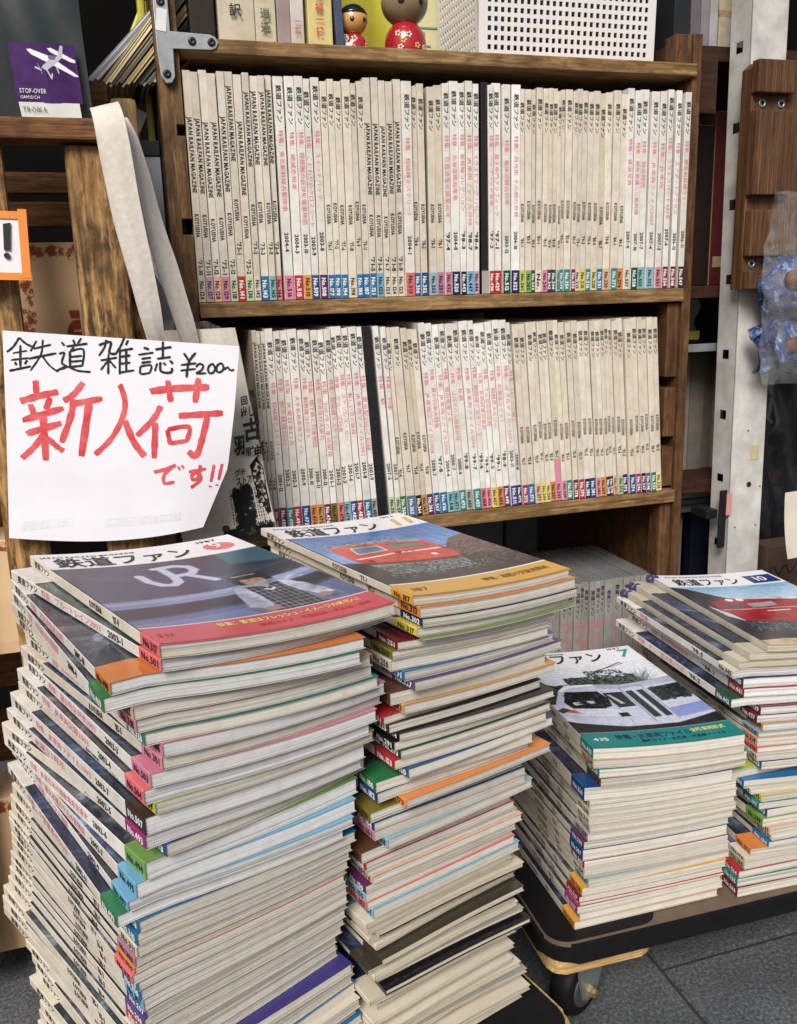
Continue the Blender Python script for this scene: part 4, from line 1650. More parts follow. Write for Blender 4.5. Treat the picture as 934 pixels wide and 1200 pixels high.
cv.line([(.57, .54), (.735, .55)], .005, C('#5c6478'))
cv.poly([(.755, .51), (1, .53), (1, .395), (.755, .37)], C('#1f2c2c'))
cv.poly([(.74, .30), (1, .325), (1, .235), (.74, .21)], C('#8794cf'))
cv.line([(.0, .295), (.35, .255), (.57, .25)], .004, C('#8d93a6'))
cv.poly([(.38, .295), (.45, .298), (.45, .26), (.38, .257)], C('#1a1b20'))
cv.poly([(.03, .36), (.12, .345), (.15, .305), (.04, .325)], C('#c9613b'))
cv.poly([(.0, .34), (.06, .37), (.10, .345), (.02, .31)], C('#3a464a'))
cv.poly([(.15, .42), (.22, .425), (.22, .395), (.16, .39)], C('#d8dde6'))
cv.poly([(.26, .43), (.31, .425), (.31, .40), (.26, .40)], C('#b9bfca'))
cv.poly([(0, .12), (1, .12), (1, .215), (.7, .165), (.35, .17), (.06, .22), (0, .24)], C('#26262a'))
cv.noise(40, .07, 12, reg)
cv.scatter(160, (.13, .40, .36, .50), .012, [C('#1f2226'), C('#0d0e11'), C('#3a4046')], 31)
cv.scatter(60, (.76, 1, .38, .51), .02, [C('#2b3a38'), C('#141c1c'), C('#3e4f4b')], 32)
cv.noise(70, .22, 44, reg)
cv.blur(1)
cv.put((cv.V < .125).astype(float), C('#23807f'))
cv.put(((cv.V >= .125) & (cv.V < .129)).astype(float), C('#7f8f90'))
cv.grid_mesh('cover_print', cover_fn(df, T, 0.177), M_PRINT, m)
cover_text(m, df, T, [('鉄道ファン', .02, .72, .855, .034, 0, .10), ('JAPAN RAILFAN MAGAZINE', .02, .46, .962, .006, 0, 0), ('7', .84, .95, .87, .032, 1, .2), ('1997', .80, .92, .965, .008, 0, 0),
                      ('特集・JR車両ファイル', .20, .70, .062, .0115, 2, 0), ('最新ガイド・JR新車・改造車ファイル', .34, .90, .028, .0062, 0, 0), ('全新車両形式', .70, .93, .075, .008, 3, 0), ('435', .05, .15, .055, .009, 4, 0)],
           [INK_K, INK_T, INK_B, INK_Y, INK_W], 0.177)

# --- "10": red diesel locomotive
m, M, df, T = LOOSE[2]
cv = Canvas(GW, GH, ASP, C('#e9e9ec'))
reg = cv.V < .79
cv.grad(C('#c9d8e6'), C('#7fb0d4'), .5, .79, reg)
cv.poly([(0, 0), (1, 0), (1, .46), (.62, .52), (.30, .62), (.12, .76), (0, .79)], C('#3b3a40'))
cv.noise(20, .5, 3, cv.V < .6)
cv.poly([(.12, .56), (.28, .60), (.60, .585), (1, .52), (1, .30), (.50, .27), (.16, .30), (.10, .42)], C('#a32630'))
cv.poly([(.18, .52), (.35, .525), (.34, .465), (.19, .46)], C('#4a5258'))
cv.poly([(.38, .525), (.60, .545), (.60, .49), (.38, .47)], C('#9aa5aa'))
cv.line([(.12, .445), (.55, .46), (1, .43)], .010, C('#d9b9b8'))
cv.line([(.45, .42), (.62, .42)], .016, C('#eee6e4'))
cv.ell((.30, .585), .03, .018, C('#eef0f0'))
cv.ell((.385, .585), .03, .018, C('#eef0f0'))
cv.poly([(.05, .50), (.12, .40), (.15, .29), (.07, .36)], C('#d5dbe4'))
cv.poly([(.12, .30), (.5, .265), (1, .29), (1, .20), (.5, .17), (.13, .20)], C('#4b4f58'))
cv.scatter(600, (.12, .95, .17, .29), .010, [C('#7d828a'), C('#17181c'), C('#4d535c'), C('#24262c'), C('#24262c')], 3)
cv.poly([(0, 0), (1, 0), (1, .10), (.5, .06), (.2, .075), (0, .05)], C('#cbb496'))
cv.line([(.55, .75), (.75, .775), (.95, .74)], .012, C('#4f8a8c'), .8)
cv.noise(10, .5, 52, reg & (cv.V < .6))
cv.noise(50, .25, 53, reg)
cv.blur(1)
cv.poly([(.74, .81), (.98, .81), (.98, .93), (.74, .93)], C('#26357c'))
cv.grid_mesh('cover_print', cover_fn(df, T), M_PRINT, m)
cover_text(m, df, T, [('鉄道ファン', .10, .66, .825, .030, 0, .10), ('JAPAN RAILFAN MAGAZINE', .10, .60, .95, .006, 0, 0), ('10', .78, .91, .84, .024, 1, 0)], [INK_K, INK_W])

# --- dark cover strip lettering on the partly covered magazines of the middle pile
m, M, df, T, _, _ = S_MID[13]
[c for c in m.children if c.name.startswith('cover')][0].color = (*C('#4a4a44'), 1)
its = []
for s, u0, u1, v, h, mi in (('特集：ひびくぶんか長編成車両', .40, .92, .055, .011, 0), ('325', .12, .24, .045, .011, 1)):
    V, Tr = text2d(s, (u1 - u0) * MW, h, True)
    its.append((V + np.array([u0 * MW, v * MH]), Tr, mi))
lettering('cover_lettering', its, m, lambda V2: df(np.stack([V2[:, 0], V2[:, 1], np.full(len(V2), T + .0004)], axis=1)), [INK_Y, INK_W])
for S_, k, s, u0, u1 in ((S_MID, 21, '173', .22, .36), (S_R1, 14, '219', .06, .2), (S_R2, 12, '216', .30, .55), (S_R2, 18, '299', .20, .36), (S_LEFT, 14, '岡山電気軌道9200形', .45, .95),
                         (S_R1, 14, '最新ガイド・交差点の記録・車両900形', .30, .92), (S_LEFT, 18, '列車の旅', .60, .92)):
    m, M, df, T, _, _ = S_[k]
    V, Tr = text2d(s, (u1 - u0) * MW, .011, True)
    lettering('cover_lettering', [(V + np.array([u0 * MW, .010]), Tr, 0)], m, lambda V2: df(np.stack([V2[:, 0], V2[:, 1], np.full(len(V2), T + .0004)], axis=1)), [INK_W if S_ is S_LEFT else INK_K])


# ------------------------------------------------------------------ dollies
def rrect(x0, x1, y0, y1, r, n=6):
    P = []
    for cx_, cy_, a0 in ((x1 - r, y1 - r, 0), (x0 + r, y1 - r, 90), (x0 + r, y0 + r, 180), (x1 - r, y0 + r, 270)):
        for k in range(n + 1):
            a = R(a0 + 90 * k / n)
            P.append((cx_ + r * math.cos(a), cy_ + r * math.sin(a)))
    return P


def local_prism(name, pts, z0, z1, mat, parent, M, bev=.0015):
    bm = bmesh.new()
    A = [bm.verts.new((p[0], p[1], z0)) for p in pts]
    B = [bm.verts.new((p[0], p[1], z1)) for p in pts]
    n = len(pts)
    bm.faces.new(A[::-1])
    bm.faces.new(B)
    for i in range(n):
        bm.faces.new((A[i], A[(i + 1) % n], B[(i + 1) % n], B[i]))
    if bev:
        bmesh.ops.bevel(bm, geom=[e for e in bm.edges if abs(e.verts[0].co.z - e.verts[1].co.z) < 1e-6], offset=bev, segments=2, affect='EDGES')
    return bm_obj(name, bm, mat, parent, M)


def caster(parent, M):
    """M: at the ground under the wheel, wheel rolling along local Y, steering plate up at z=.088"""
    rw = .036
    Mw = M @ Matrix.Translation((0, 0, rw)) @ Matrix.Rotation(R(90), 4, 'Y')
    w = lathe('wheel', [(.012, -.014), (.030, -.0135), (rw - .003, -.012), (rw, -.006), (rw, .006), (rw - .003, .012), (.030, .0135), (.012, .014)], M_RUBBER, parent, Mw, 36)
    lathe('hub', [(.020, -.0155), (.022, -.015), (.022, .015), (.020, .0155)], plain('grey_hub', (.05, .05, .055), .5), w, Mw, 24)
    for sx in (-1, 1):
        x = sx * .019
        pts = [(-.012, .026), (.012, .026), (.030, .072), (.030, .084), (-.022, .084), (-.020, .060)]
        bm = bmesh.new()
        A = [bm.verts.new((x - .0015, p[0], p[1])) for p in pts]
        B = [bm.verts.new((x + .0015, p[0], p[1])) for p in pts]
        bm.faces.new(A)
        bm.faces.new(B[::-1])
        for i in range(len(pts)):
            bm.faces.new((A[i], A[(i + 1) % len(pts)], B[(i + 1) % len(pts)], B[i]))
        bmesh.ops.recalc_face_normals(bm, faces=bm.faces[:])
        bmesh.ops.bevel(bm, geom=[e for e in bm.edges if abs(e.verts[0].co.x - e.verts[1].co.x) > 1e-4], offset=.005, segments=3, affect='EDGES')
        fk = bm_obj('fork', bm, M_STEEL, parent, M)
        Mb = M @ Matrix.Translation((x, 0, .036)) @ Matrix.Rotation(R(90 * sx), 4, 'Y')
        lathe('axle_bolt', [(.0075, 0), (.0075, .005), (.005, .0058), (.005, .009), (.0035, .0095)], plain('brass_bolt', C('#b9a978'), .35, .8) if 'brass_bolt' not in bpy.data.materials else bpy.data.materials['brass_bolt'], fk, Mb, 6, smooth=False)
    box_l = bmesh.new()
    bmesh.ops.create_cube(box_l, size=1.0)
    for v in box_l.verts:
        v.co = Vector((v.co.x * .05, v.co.y * .06, v.co.z * .006 + .087))
    bm_obj('mounting_plate', box_l, M_STEEL, parent, M)


def dolly(label, M, W, D, grip=True, ply=False):
    t = thing('flat_dolly', label, 'dolly', M)
    zt = .135
    if not ply:
        local_prism('deck', rrect(.004, W - .004, .004, D - .004, .030), zt - .02, zt - .0012, M_BOARD, t, M, 0)
        rim = local_prism('rubber_rim', rrect(0, W, 0, D, .034), zt - .026, zt - .003, M_RUBBER, t, M, .004)
        for x0, x1 in ((.006, .135), (W - .135, W - .006)):
            local_prism('grip_pad', rrect(x0, x1, .006, D - .006 if False else .150, .024), zt - .004, zt + .0006 - .0008, M_RUBBER, t, M, .0008)
            local_prism('grip_pad', rrect(x0, x1, D - .150, D - .006, .024), zt - .004, zt + .0006 - .0008, M_RUBBER, t, M, .0008)
        for x0, x1 in ((.020, .120), (W - .120, W - .020)):
            for y0, y1 in ((.010, .11), (D - .11, D - .010)):
                b = local_prism('wheel_block', rrect(x0 - (.012 if x0 < .1 else 0), x1 + .01, y0, y1, .016), zt - .0445, zt - .0265, W_PLY, t, M, .0015)
                caster(t, M @ Matrix.Translation(((x0 + x1) / 2 - .012, (y0 + y1) / 2 - .005, 0)) @ Matrix.Rotation(R(-62), 4, 'Z'))
    else:
        local_prism('deck', rrect(0, W, 0, D, .028), zt - .045, zt - .003, W_PLY, t, M, .003)
        local_prism('grip_pad', rrect(.004, W - .004, .004, D - .004, .026), zt - .006, zt - .0004, M_RUBBER, t, M, .001)
        for x0 in (.06, W - .06):
            for y0 in (.06, D - .06):
                caster(t, M @ Matrix.Translation((x0, y0, 0)) @ Matrix.Rotation(R(30), 4, 'Z'))
    return t


dolly('flat dolly with black rubber rim carrying the two right-hand stacks', Matrix.Translation((.370, .717, 0)) @ Matrix.Rotation(R(-1.5), 4, 'Z'), .60, .41)
_Md = Matrix.Translation((.345, .652, 0)) @ Matrix.Rotation(R(15), 4, 'Z') @ Matrix.Translation((-.42, -.035, 0))
dolly('plywood dolly with black rubber top under the front left and middle stacks', _Md, .42, .30, ply=True)


# ------------------------------------------------------------------ hand-lettered paper sign
BLK = [[(-89.6,768.9),(-95.5,760.8),(-102.8,755.1)],[(-89.6,768.9),(-83.7,762.5),(-76.2,758.5)],[(-97.2,753.9),(-83.6,755.7)],[(-89.3,761.5),(-91.9,740.0)],[(-100.0,747.2),(-82.4,748.5)],[(-96.5,745.2),(-95.2,741.7)],[(-84.7,746.5),(-87.5,742.3)],[(-102.8,736.6),(-81.9,740.1)],[(-73.7,765.1),(-80.7,755.0)],[(-77.6,757.3),(-60.4,760.8)],[(-83.4,747.7),(-56.3,752.0)],[(-67.7,766.1),(-71.2,751.4),(-83.0,735.8)],[(-70.4,750.4),(-64.2,739.9),(-56.9,733.2)],[(-39.1,764.9),(-37.8,760.5)],[(-30.9,766.1),(-35.1,760.4)],[(-46.1,758.3),(-25.5,760.2)],[(-39.0,757.4),(-42.8,753.2)],[(-43.4,753.2),(-30.3,754.5),(-33.0,737.6)],[(-43.4,753.2),(-44.8,737.3)],[(-43.1,747.6),(-32.2,748.3)],[(-43.6,742.9),(-32.7,743.3)],[(-44.8,737.6),(-32.9,738.3)],[(-50.4,762.9),(-47.8,759.0)],[(-54.0,751.2),(-48.9,751.9),(-52.3,742.4),(-48.3,738.4),(-54.0,735.6)],[(-59.0,733.9),(-48.3,738.1),(-38.0,733.5),(-25.5,731.5)],[(-6.9,763.5),(-9.6,755.5),(-15.9,747.5)],[(-14.8,758.2),(-2.9,760.8),(-5.2,750.2),(2.0,748.6)],[(-14.5,742.7),(1.7,744.8)],[(-6.2,749.0),(-8.6,728.1)],[(-7.5,742.1),(-15.5,732.9)],[(-6.3,742.6),(-0.3,734.1)],[(11.0,764.7),(6.5,756.3),(1.5,749.3)],[(5.6,753.5),(2.7,727.5)],[(14.5,762.0),(11.8,757.0)],[(5.4,751.6),(18.6,753.2)],[(5.1,745.3),(15.4,746.4)],[(4.4,738.3),(14.7,739.1)],[(2.9,729.4),(17.7,730.9)],[(11.7,752.6),(9.5,729.7)],[(29.3,753.7),(34.7,751.6)],[(23.3,746.6),(38.8,748.2)],[(26.0,742.3),(35.8,743.2)],[(25.6,738.2),(35.4,739.0)],[(24.3,734.7),(35.1,735.1),(33.1,727.2)],[(24.3,734.7),(23.9,727.0),(33.1,727.5)],[(41.0,751.3),(57.6,753.1)],[(49.3,759.2),(47.7,741.3)],[(41.7,741.6),(56.1,742.8)],[(41.6,737.1),(38.3,728.8)],[(44.9,738.2),(44.4,729.2),(49.9,726.6),(55.4,727.3),(56.1,731.5)],[(48.0,737.4),(49.9,734.4)],[(54.5,739.3),(57.7,735.6)],[(69.8,746.1),(74.3,738.0)],[(82.1,746.1),(74.2,736.7),(70.3,720.6)],[(65.6,733.9),(81.8,735.1)],[(64.5,728.1),(80.7,729.2)],[(80.9,731.2),(85.0,734.2),(88.8,732.1),(86.5,727.6),(81.0,724.3),(91.4,724.1)],[(97.4,733.6),(93.8,729.9),(94.1,724.6),(98.0,724.0),(100.9,728.2),(99.3,732.9),(97.4,733.6)],[(106.3,733.8),(102.7,730.4),(102.7,725.4),(106.6,724.6),(109.9,728.4),(108.6,733.1),(106.3,733.8)],[(110.7,726.7),(114.2,729.1),(117.3,725.7),(121.0,726.5)]]
RED = [(7.0,[(-79.2,725.9),(-80.0,711.2)]),(7.7,[(-96.3,705.6),(-78.1,709.8),(-58.9,713.1)]),(6.6,[(-87.0,702.1),(-84.7,690.9)]),(7.0,[(-67.3,707.9),(-72.9,695.5)]),(7.7,[(-96.5,686.2),(-55.7,696.0)]),(7.7,[(-94.4,672.0),(-59.5,680.8)]),(8.0,[(-76.2,692.5),(-78.9,642.9)]),(7.0,[(-78.8,669.6),(-89.2,657.4),(-101.8,647.1)]),(6.3,[(-75.0,666.7),(-68.1,658.4),(-60.6,651.3)]),(7.0,[(-33.9,721.2),(-43.5,710.3),(-54.9,703.3)]),(7.3,[(-44.7,704.9),(-49.6,687.5),(-61.7,660.5)]),(7.3,[(-48.9,699.7),(-16.7,703.5)]),(8.4,[(-29.7,702.4),(-43.9,644.7)]),(6.3,[(2.0,717.2),(5.4,700.2),(1.9,684.0),(-11.6,662.0),(-30.1,645.5)]),(7.7,[(3.3,679.0),(10.0,656.4),(19.9,639.5)]),(8.4,[(31.7,708.0),(56.4,709.5),(93.5,708.7)]),(7.0,[(50.8,718.4),(52.0,695.3)]),(7.7,[(83.2,719.2),(77.1,693.0)]),(7.0,[(41.4,692.0),(31.8,678.1),(13.7,662.1)]),(7.3,[(34.0,674.6),(29.3,636.7)]),(7.7,[(58.8,680.2),(105.9,680.1)]),(7.7,[(89.1,677.5),(82.0,655.0),(73.8,635.8),(65.7,641.2)]),(5.6,[(45.6,666.4),(47.4,650.1)]),(5.6,[(45.6,666.4),(68.5,667.5),(64.5,651.5)]),(5.2,[(46.9,651.5),(65.9,652.8)]),(4.5,[(27.7,621.9),(39.2,623.6),(51.3,627.4)]),(4.2,[(46.5,625.0),(38.0,617.6),(37.9,608.7),(48.4,609.1)]),(2.8,[(53.2,625.8),(55.1,621.6)]),(2.8,[(57.2,626.9),(59.5,622.9)]),(4.2,[(64.4,618.4),(83.2,620.2)]),(4.2,[(77.3,625.2),(74.6,612.3),(68.3,609.4),(67.5,615.0),(74.2,615.8),(76.3,608.7),(65.0,600.6)]),(3.8,[(92.3,623.9),(87.4,604.9)]),(3.8,[(86.4,600.8),(86.0,599.1)]),(3.8,[(101.0,623.9),(96.0,606.2)]),(3.8,[(93.9,601.5),(93.5,599.8)])]
SIGN_Y = .985


def sign_y(x, z):
    """x, z in metres -> depth of the sheet: flat, its foot bulging, its lower right corner curling back"""
    c = np.clip((np.asarray(x) - .02) / .11, 0, 1) * np.clip((.68 - np.asarray(z)) / .12, 0, 1)
    return SIGN_Y + .016 * c ** 1.6 + .0012 * np.sin(np.asarray(x) * 30 + np.asarray(z) * 17) + np.clip((.60 - np.asarray(z)) / .05, 0, 1) * -.0015


sign = thing('paper_sign', 'white paper sign with hand-painted red and black characters, leaning on the crate', 'sign', (0, SIGN_Y, .555))
NSX, NSZ = 26, 22
Lp = [(-.1042, .7765), (-.1131, .6759), (-.1237, .565)]
Rp = [(.1284, .7509), (.1185, .683), (.1071, .6185), (.075, .5546)]


def along(P, t):
    P = np.array(P)
    d = np.r_[0, np.cumsum(np.hypot(*np.diff(P, axis=0).T))]
    t = t * d[-1]
    return np.array([np.interp(t, d, P[:, 0]), np.interp(t, d, P[:, 1])])


rows_ = []
for j in range(NSZ):
    t = j / (NSZ - 1)
    a, b = along(Lp, t), along(Rp, t)
    row = []
    for i in range(NSX):
        s = i / (NSX - 1)
        p = a * (1 - s) + b * s
        p[1] -= .009 * math.sin(math.pi * s) * t ** 3
        row.append((p[0], float(sign_y(p[0], p[1])), p[1]))
    rows_.append(row)
ribbon_sheet('sheet', rows_, M_SIGN, sign, thick=.0004)
for x0, x1, z0 in ((-.112, -.060, .571), (-.03, .052, .5655)):
    ribbon_sheet('tape', [[(x, float(sign_y(x, zz)) - .0005, zz) for x in np.linspace(x0, x1, 10)] for zz in (z0, z0 + .005, z0 + .010)], M_FILM, sign, thick=.0002)


def stroke_mesh(name, strokes, mat, parent, base, taper=0.0, step=.000012):
    for k, (w, pts) in enumerate(strokes):
        P = np.array(pts, float) * 1e-3
        # smooth and resample
        if len(P) > 2:
            Q = []
            for i in range(len(P) - 1):
                p0, p1, p2, p3 = P[max(i - 1, 0)], P[i], P[i + 1], P[min(i + 2, len(P) - 1)]
                for t in np.linspace(0, 1, 7)[:-1]:
                    Q.append(.5 * (2 * p1 + (p2 - p0) * t + (2 * p0 - 5 * p1 + 4 * p2 - p3) * t * t + (3 * p1 - p0 - 3 * p2 + p3) * t ** 3))
            Q.append(P[-1])
            P = np.array(Q)
        else:
            P = np.array([P[0] * (1 - t) + P[1] * t for t in np.linspace(0, 1, 9)])
        d = np.gradient(P, axis=0)
        d /= np.maximum(np.linalg.norm(d, axis=1, keepdims=True), 1e-9)
        nrm = np.stack([-d[:, 1], d[:, 0]], axis=1)
        n = len(P)
        hw = w * 1e-3 / 2 * (1 + .10 * np.sin(np.arange(n) * 1.7 + k) + np.array([random.uniform(-.05, .05) for _ in range(n)]))
        hw[0] *= .8
        hw[-1] *= .72
        A, B = P + nrm * hw[:, None], P - nrm * hw[:, None]
        sk = random.uniform(-.3, .3) * hw[0]
        A[0] += d[0] * sk
        B[0] -= d[0] * sk
        V = []
        for q in list(A) + list(B):
            V.append((q[0], float(sign_y(q[0], q[1])) - base - step * k, q[1]))
        F = [(i, i + 1, n + i + 1, n + i) for i in range(n - 1)]
        F = [f[::-1] for f in F]
        mesh_obj(name, V, F, mat, parent)


stroke_mesh('black_brush_stroke', [(random.uniform(1.9, 2.6), s) for s in BLK], M_BLK_MK, sign, .0003)
stroke_mesh('red_brush_stroke', [(w * .9, p) for w, p in RED], M_RED_MK, sign, .0003)

# ------------------------------------------------------------------ left crate and what stands on and in it
crate = thing('wooden_crate', 'worn upright wooden crate at the left edge with wide pale slats', 'crate', (-.1, 1.15, 0))
box('top_board', (-.40, .0075, .985, 1.022, .955, .9755), W_CRATE_X, crate, .003, wob=.001)
box('slat', (-.029, .021, 1.0, 1.022, .06, .9535), W_CRATE, crate, .006, wob=.001)
box('slat', (-.130, -.0855, 1.0, 1.02, .04, .9535), W_CRATE, crate, .004, wob=.001)
box('slat', (-.30, -.20, 1.0, 1.02, .04, .9535), W_CRATE, crate, .004)
box('corner_post', (.0205, .0485, 1.07, 1.105, .02, 1.0125), W_GREY, crate, .006)
box('top_board', (-.40, .0195, 1.075, 1.10, .985, 1.029), W_CRATE_X, crate, .003)
box('side_board', (.0225, .036, 1.024, 1.069, .55, .845), W_CRATE, crate, .002)
for z0, z1 in ((.895, .925), (.935, .96), (.60, .66), (.52, .57), (.43, .49), (.34, .40), (.24, .31), (.12, .20)):
    box('back_slat', (-.42, .018, 1.255 - (.0 if z0 > .8 else .12), 1.27 - (.0 if z0 > .8 else .12), z0, z1), W_CRATE_X, crate, .002)
box('shelf_board', (-.40, .018, 1.03, 1.25, .69, .70), W_CRATE_X, crate, .002)

# paper bags with a printed scroll border and a jar emblem
def floral(w, h, jar):
    cv = Canvas(w, h, h / w, C('#cfae88'))
    red = C('#8a4226')
    r = random.Random(5)
    b = .085
    for k in range(170):
        s = r.random()
        side = r.choice('tlr')
        if side == 't':
            p = (s, 1 - r.uniform(.02, b * .95))
        elif side == 'l':
            p = (r.uniform(.01, b * 1.35), s)
        else:
            p = (1 - r.uniform(.01, b * 1.35), s)
        for q in range(5):
            a = q * 1.257 + r.random()
            cv.ell((p[0] + .017 * math.cos(a), p[1] + .012 * math.sin(a)), .014, .010, red, .9, .3)
        a = r.uniform(0, 6.3)
        cv.line([p, (p[0] + .05 * math.cos(a), p[1] + .035 * math.sin(a)), (p[0] + .06 * math.cos(a + .8), p[1] + .05 * math.sin(a + .8))], .007, red)
    cv.put(((cv.U > .14) & (cv.U < .86) & (cv.V < .86)).astype(float), C('#cfae88'))
    if jar:
        cv.ell((.55, .40), .13, .10, red)
        cv.poly([(.48, .50), (.62, .50), (.64, .56), (.46, .56)], red)
        cv.line([(.50, .42), (.60, .42)], .012, C('#cfae88'))
        cv.line([(.52, .38), (.58, .36)], .012, C('#cfae88'))
    return cv


for (x0, x1, y0, y1, z0, z1), jar, lab in (((-.094, .012, 1.10, 1.18, .7005, .867), True, 'kraft paper bag with brown scroll border standing inside the left crate'),
                                           ((-.26, -.118, 1.06, 1.13, .41, .545), False, 'kraft box with brown flower border low behind the left crate slats'),
                                           ((-.225, -.105, 1.05, 1.12, .03, .235), False, 'pinkish kraft box with flower border standing on the paving behind the crate')):
    t = thing('printed_paper_bag', lab, 'paper bag', ((x0 + x1) / 2, y1, z0))
    box('body', (x0, x1, y0, y1, z0, z1), M_KRAFT, t, .002)
    fl = floral(110, 140, jar)
    fl.grid_mesh('printed_front', lambda u, v, a=x0, b=x1, y=y0, c=z0, d=z1: np.stack([a + .001 + u * (b - a - .002), np.full(len(u), y - .0006) - .002 * np.sin(v * 3.1) * np.sin(u * 6), c + .001 + v * (d - c - .002)], axis=1), M_PRINT_MATTE, t, Matrix.Identity(4))

# orange-bordered sign with an exclamation mark
t = thing('bordered_sign', 'small white sign with orange border and black exclamation mark on the crate', 'sign', (-.12, .975, .83))
box('card', (-.20, -.070, .978, .9795, .828, .890), plain('white_card', C('#e4e4e8'), .6), t, 0, rot=('Y', 2.5))
for b in ((-.20, -.070, .9765, .9777, .884, .891), (-.20, -.070, .9765, .9777, .8265, .8335), (-.0775, -.0695, .976, .9772, .8262, .8905)):
    box('orange_border', b, plain('orange_tape', C('#e88a3a'), .5) if 'orange_tape' not in bpy.data.materials else bpy.data.materials['orange_tape'], t, 0, rot=('Y', 2.5))
prism('exclamation_mark', [(-.0905, .877), (-.0840, .878), (-.0870, .853), (-.0925, .853)], 'Y', .9755, .9775, M_BLK_MK, t)
prism('exclamation_dot', [(-.0905 + .0028 * math.cos(a), .8475 + .0028 * math.sin(a)) for a in np.linspace(0, 6.28, 13)[:-1]], 'Y', .9755, .9775, M_BLK_MK, t)
prism('brush_tick', [(-.104, .874), (-.099, .878), (-.097, .875), (-.103, .869)], 'Y', .9755, .9775, M_BLK_MK, t)

# bagged case with a purple card: model aeroplane
case = thing('packaged_case', 'dark grey case in a plastic bag with a purple aeroplane card, on the crate', 'packaged case', (-.06, 1.06, .976))
rows_ = []
for j in range(14):
    v = j / 13
    row = []
    for i in range(22):
        s = i / 21
        x = -.24 + (.240 + .003 * (1 - v)) * s - .004 * v * s
        bul = .010 * math.sin(math.pi * s) * math.sin(math.pi * min(1, v * 1.2 + .05))
        row.append((x, 1.008 - bul + .0018 * math.sin(s * 40 + v * 9) * (s > .3), .9765 + v * .20))
    rows_.append(row)
ribbon_sheet('front_face', rows_, M_GREYCASE, case, thick=.001)
box('body', (-.24, .000, 1.010, 1.062, .9765, 1.176), M_GREYCASE, case, .008)
cv = Canvas(150, 130, 130 / 150, C('#43245c'))
cv.noise(5, .5, 3)
W_ = C('#e9e9ee')
cv.poly([(.27, .90), (.33, .90), (.62, .78), (.97, .50), (1.0, .47), (.93, .47), (.60, .66), (.32, .82)], W_)
cv.poly([(.58, .92), (.64, .93), (.98, .74), (.97, .70), (.90, .71), (.62, .86)], W_)
cv.poly([(.45, .60), (.58, .74), (.72, .80), (.78, .98), (.82, .97), (.79, .78), (.66, .66), (.52, .55)], C('#b9bcc6'))
cv.ell((.63, .77), .06, .04, C('#6b6f7c'))
cv.line([(.52, .58), (.58, .42), (.60, .50)], .018, C('#c9ccd4'))
cv.line([(.44, .56), (.36, .60)], .020, C('#dcdde4'))
cv.line([(.68, .62), (.70, .52)], .016, C('#c9ccd4'))
cv.line([(.40, .66), (.45, .50)], .010, C('#8d90a0'))
cv.grid_mesh('purple_card', lambda u, v: np.stack([-.0655 + u * .060 + (1 - v) * .0 - .003 * v, np.full(len(u), .9955) + .003 * np.abs(u - .5), .990 + v * .053], axis=1), M_PRINT, case, Matrix.Identity(4))
mesh_obj('label_strip', [(-.063, .9965, .9770), (-.008, .9972, .9770), (-.009, .9962, .9905), (-.0645, .9955, .9905)], [(0, 1, 2, 3)], plain('label_white', C('#d9dad4'), .5), case, Matrix.Identity(4))
its = []
for s, x, z, L, h, mi in (('STOP-OVER', -.0625, .9985, .0245, .0060, 0), ('GAM12/CH', -.0622, .9935, .0175, .0040, 0), ('TROIKA', -.0615, .9815, .0225, .0070, 1)):
    V, Tr = text2d(s, L, h, False)
    its.append((V + np.array([x, z]), Tr, mi))
lettering('card_lettering', its, case, lambda V2: np.stack([V2[:, 0], np.full(len(V2), .9948), V2[:, 1]], axis=1), [INK_W, ink('grey_ink', C('#55554f'))], Matrix.Identity(4))

# slanting bundle of papers behind
for k, (off, c, lab) in enumerate(((0, '#d8c9a2', 'cream paper folder slanting behind the dark case'), (.012, '#b9b3a4', 'grey paper folder slanting second behind the dark case'), (.026, '#d6c08e', 'tan folder slanting third behind the dark case'), (.040, '#55544f', 'dark booklet slanting behind the tan folder'),
                                   (.050, '#c7c0b0', 'pale booklet slanting next to the red-lettered one'), (.060, '#5a5b60', 'charcoal booklet slanting beside the red-edged strip'), (-.014, '#c5cede', 'bluish printed sheet slanting at the top left'))):
    Mx = Matrix.Translation((.022 + off, 1.17 + k * .002, 1.048 + .001 * k)) @ Matrix.Rotation(R(40 + k * .8), 4, 'Y')
    t = thing('slanting_folder', lab, 'folder', Mx, 'papers slanting behind the crate')
    for q in range(3):
        bm = bmesh.new()
        bmesh.ops.create_cube(bm, size=1.0)
        for v in bm.verts:
            v.co = Vector((v.co.x * .0026 + q * .003 - .003, v.co.y * .12 + .06 + random.uniform(-.002, .002), v.co.z * (.19 - q * .012) + .085))
        bm_obj('leaf', bm, M_GEN, t, Mx, color=C(c, random.uniform(.7, 1.05)))
Mx = Matrix.Translation((.094, 1.166, 1.049)) @ Matrix.Rotation(R(43), 4, 'Y')
t = thing('red_edged_strip', 'thin red strip with white lettering slanting towards the bracket', 'booklet', Mx)
bm = bmesh.new()
bmesh.ops.create_cube(bm, size=1.0)
for v in bm.verts:
    v.co = Vector((v.co.x * .003, v.co.y * .10 + .05, v.co.z * .16 + .06))
bm_obj('strip', bm, M_GEN, t, Mx, color=C('#b3322c'))
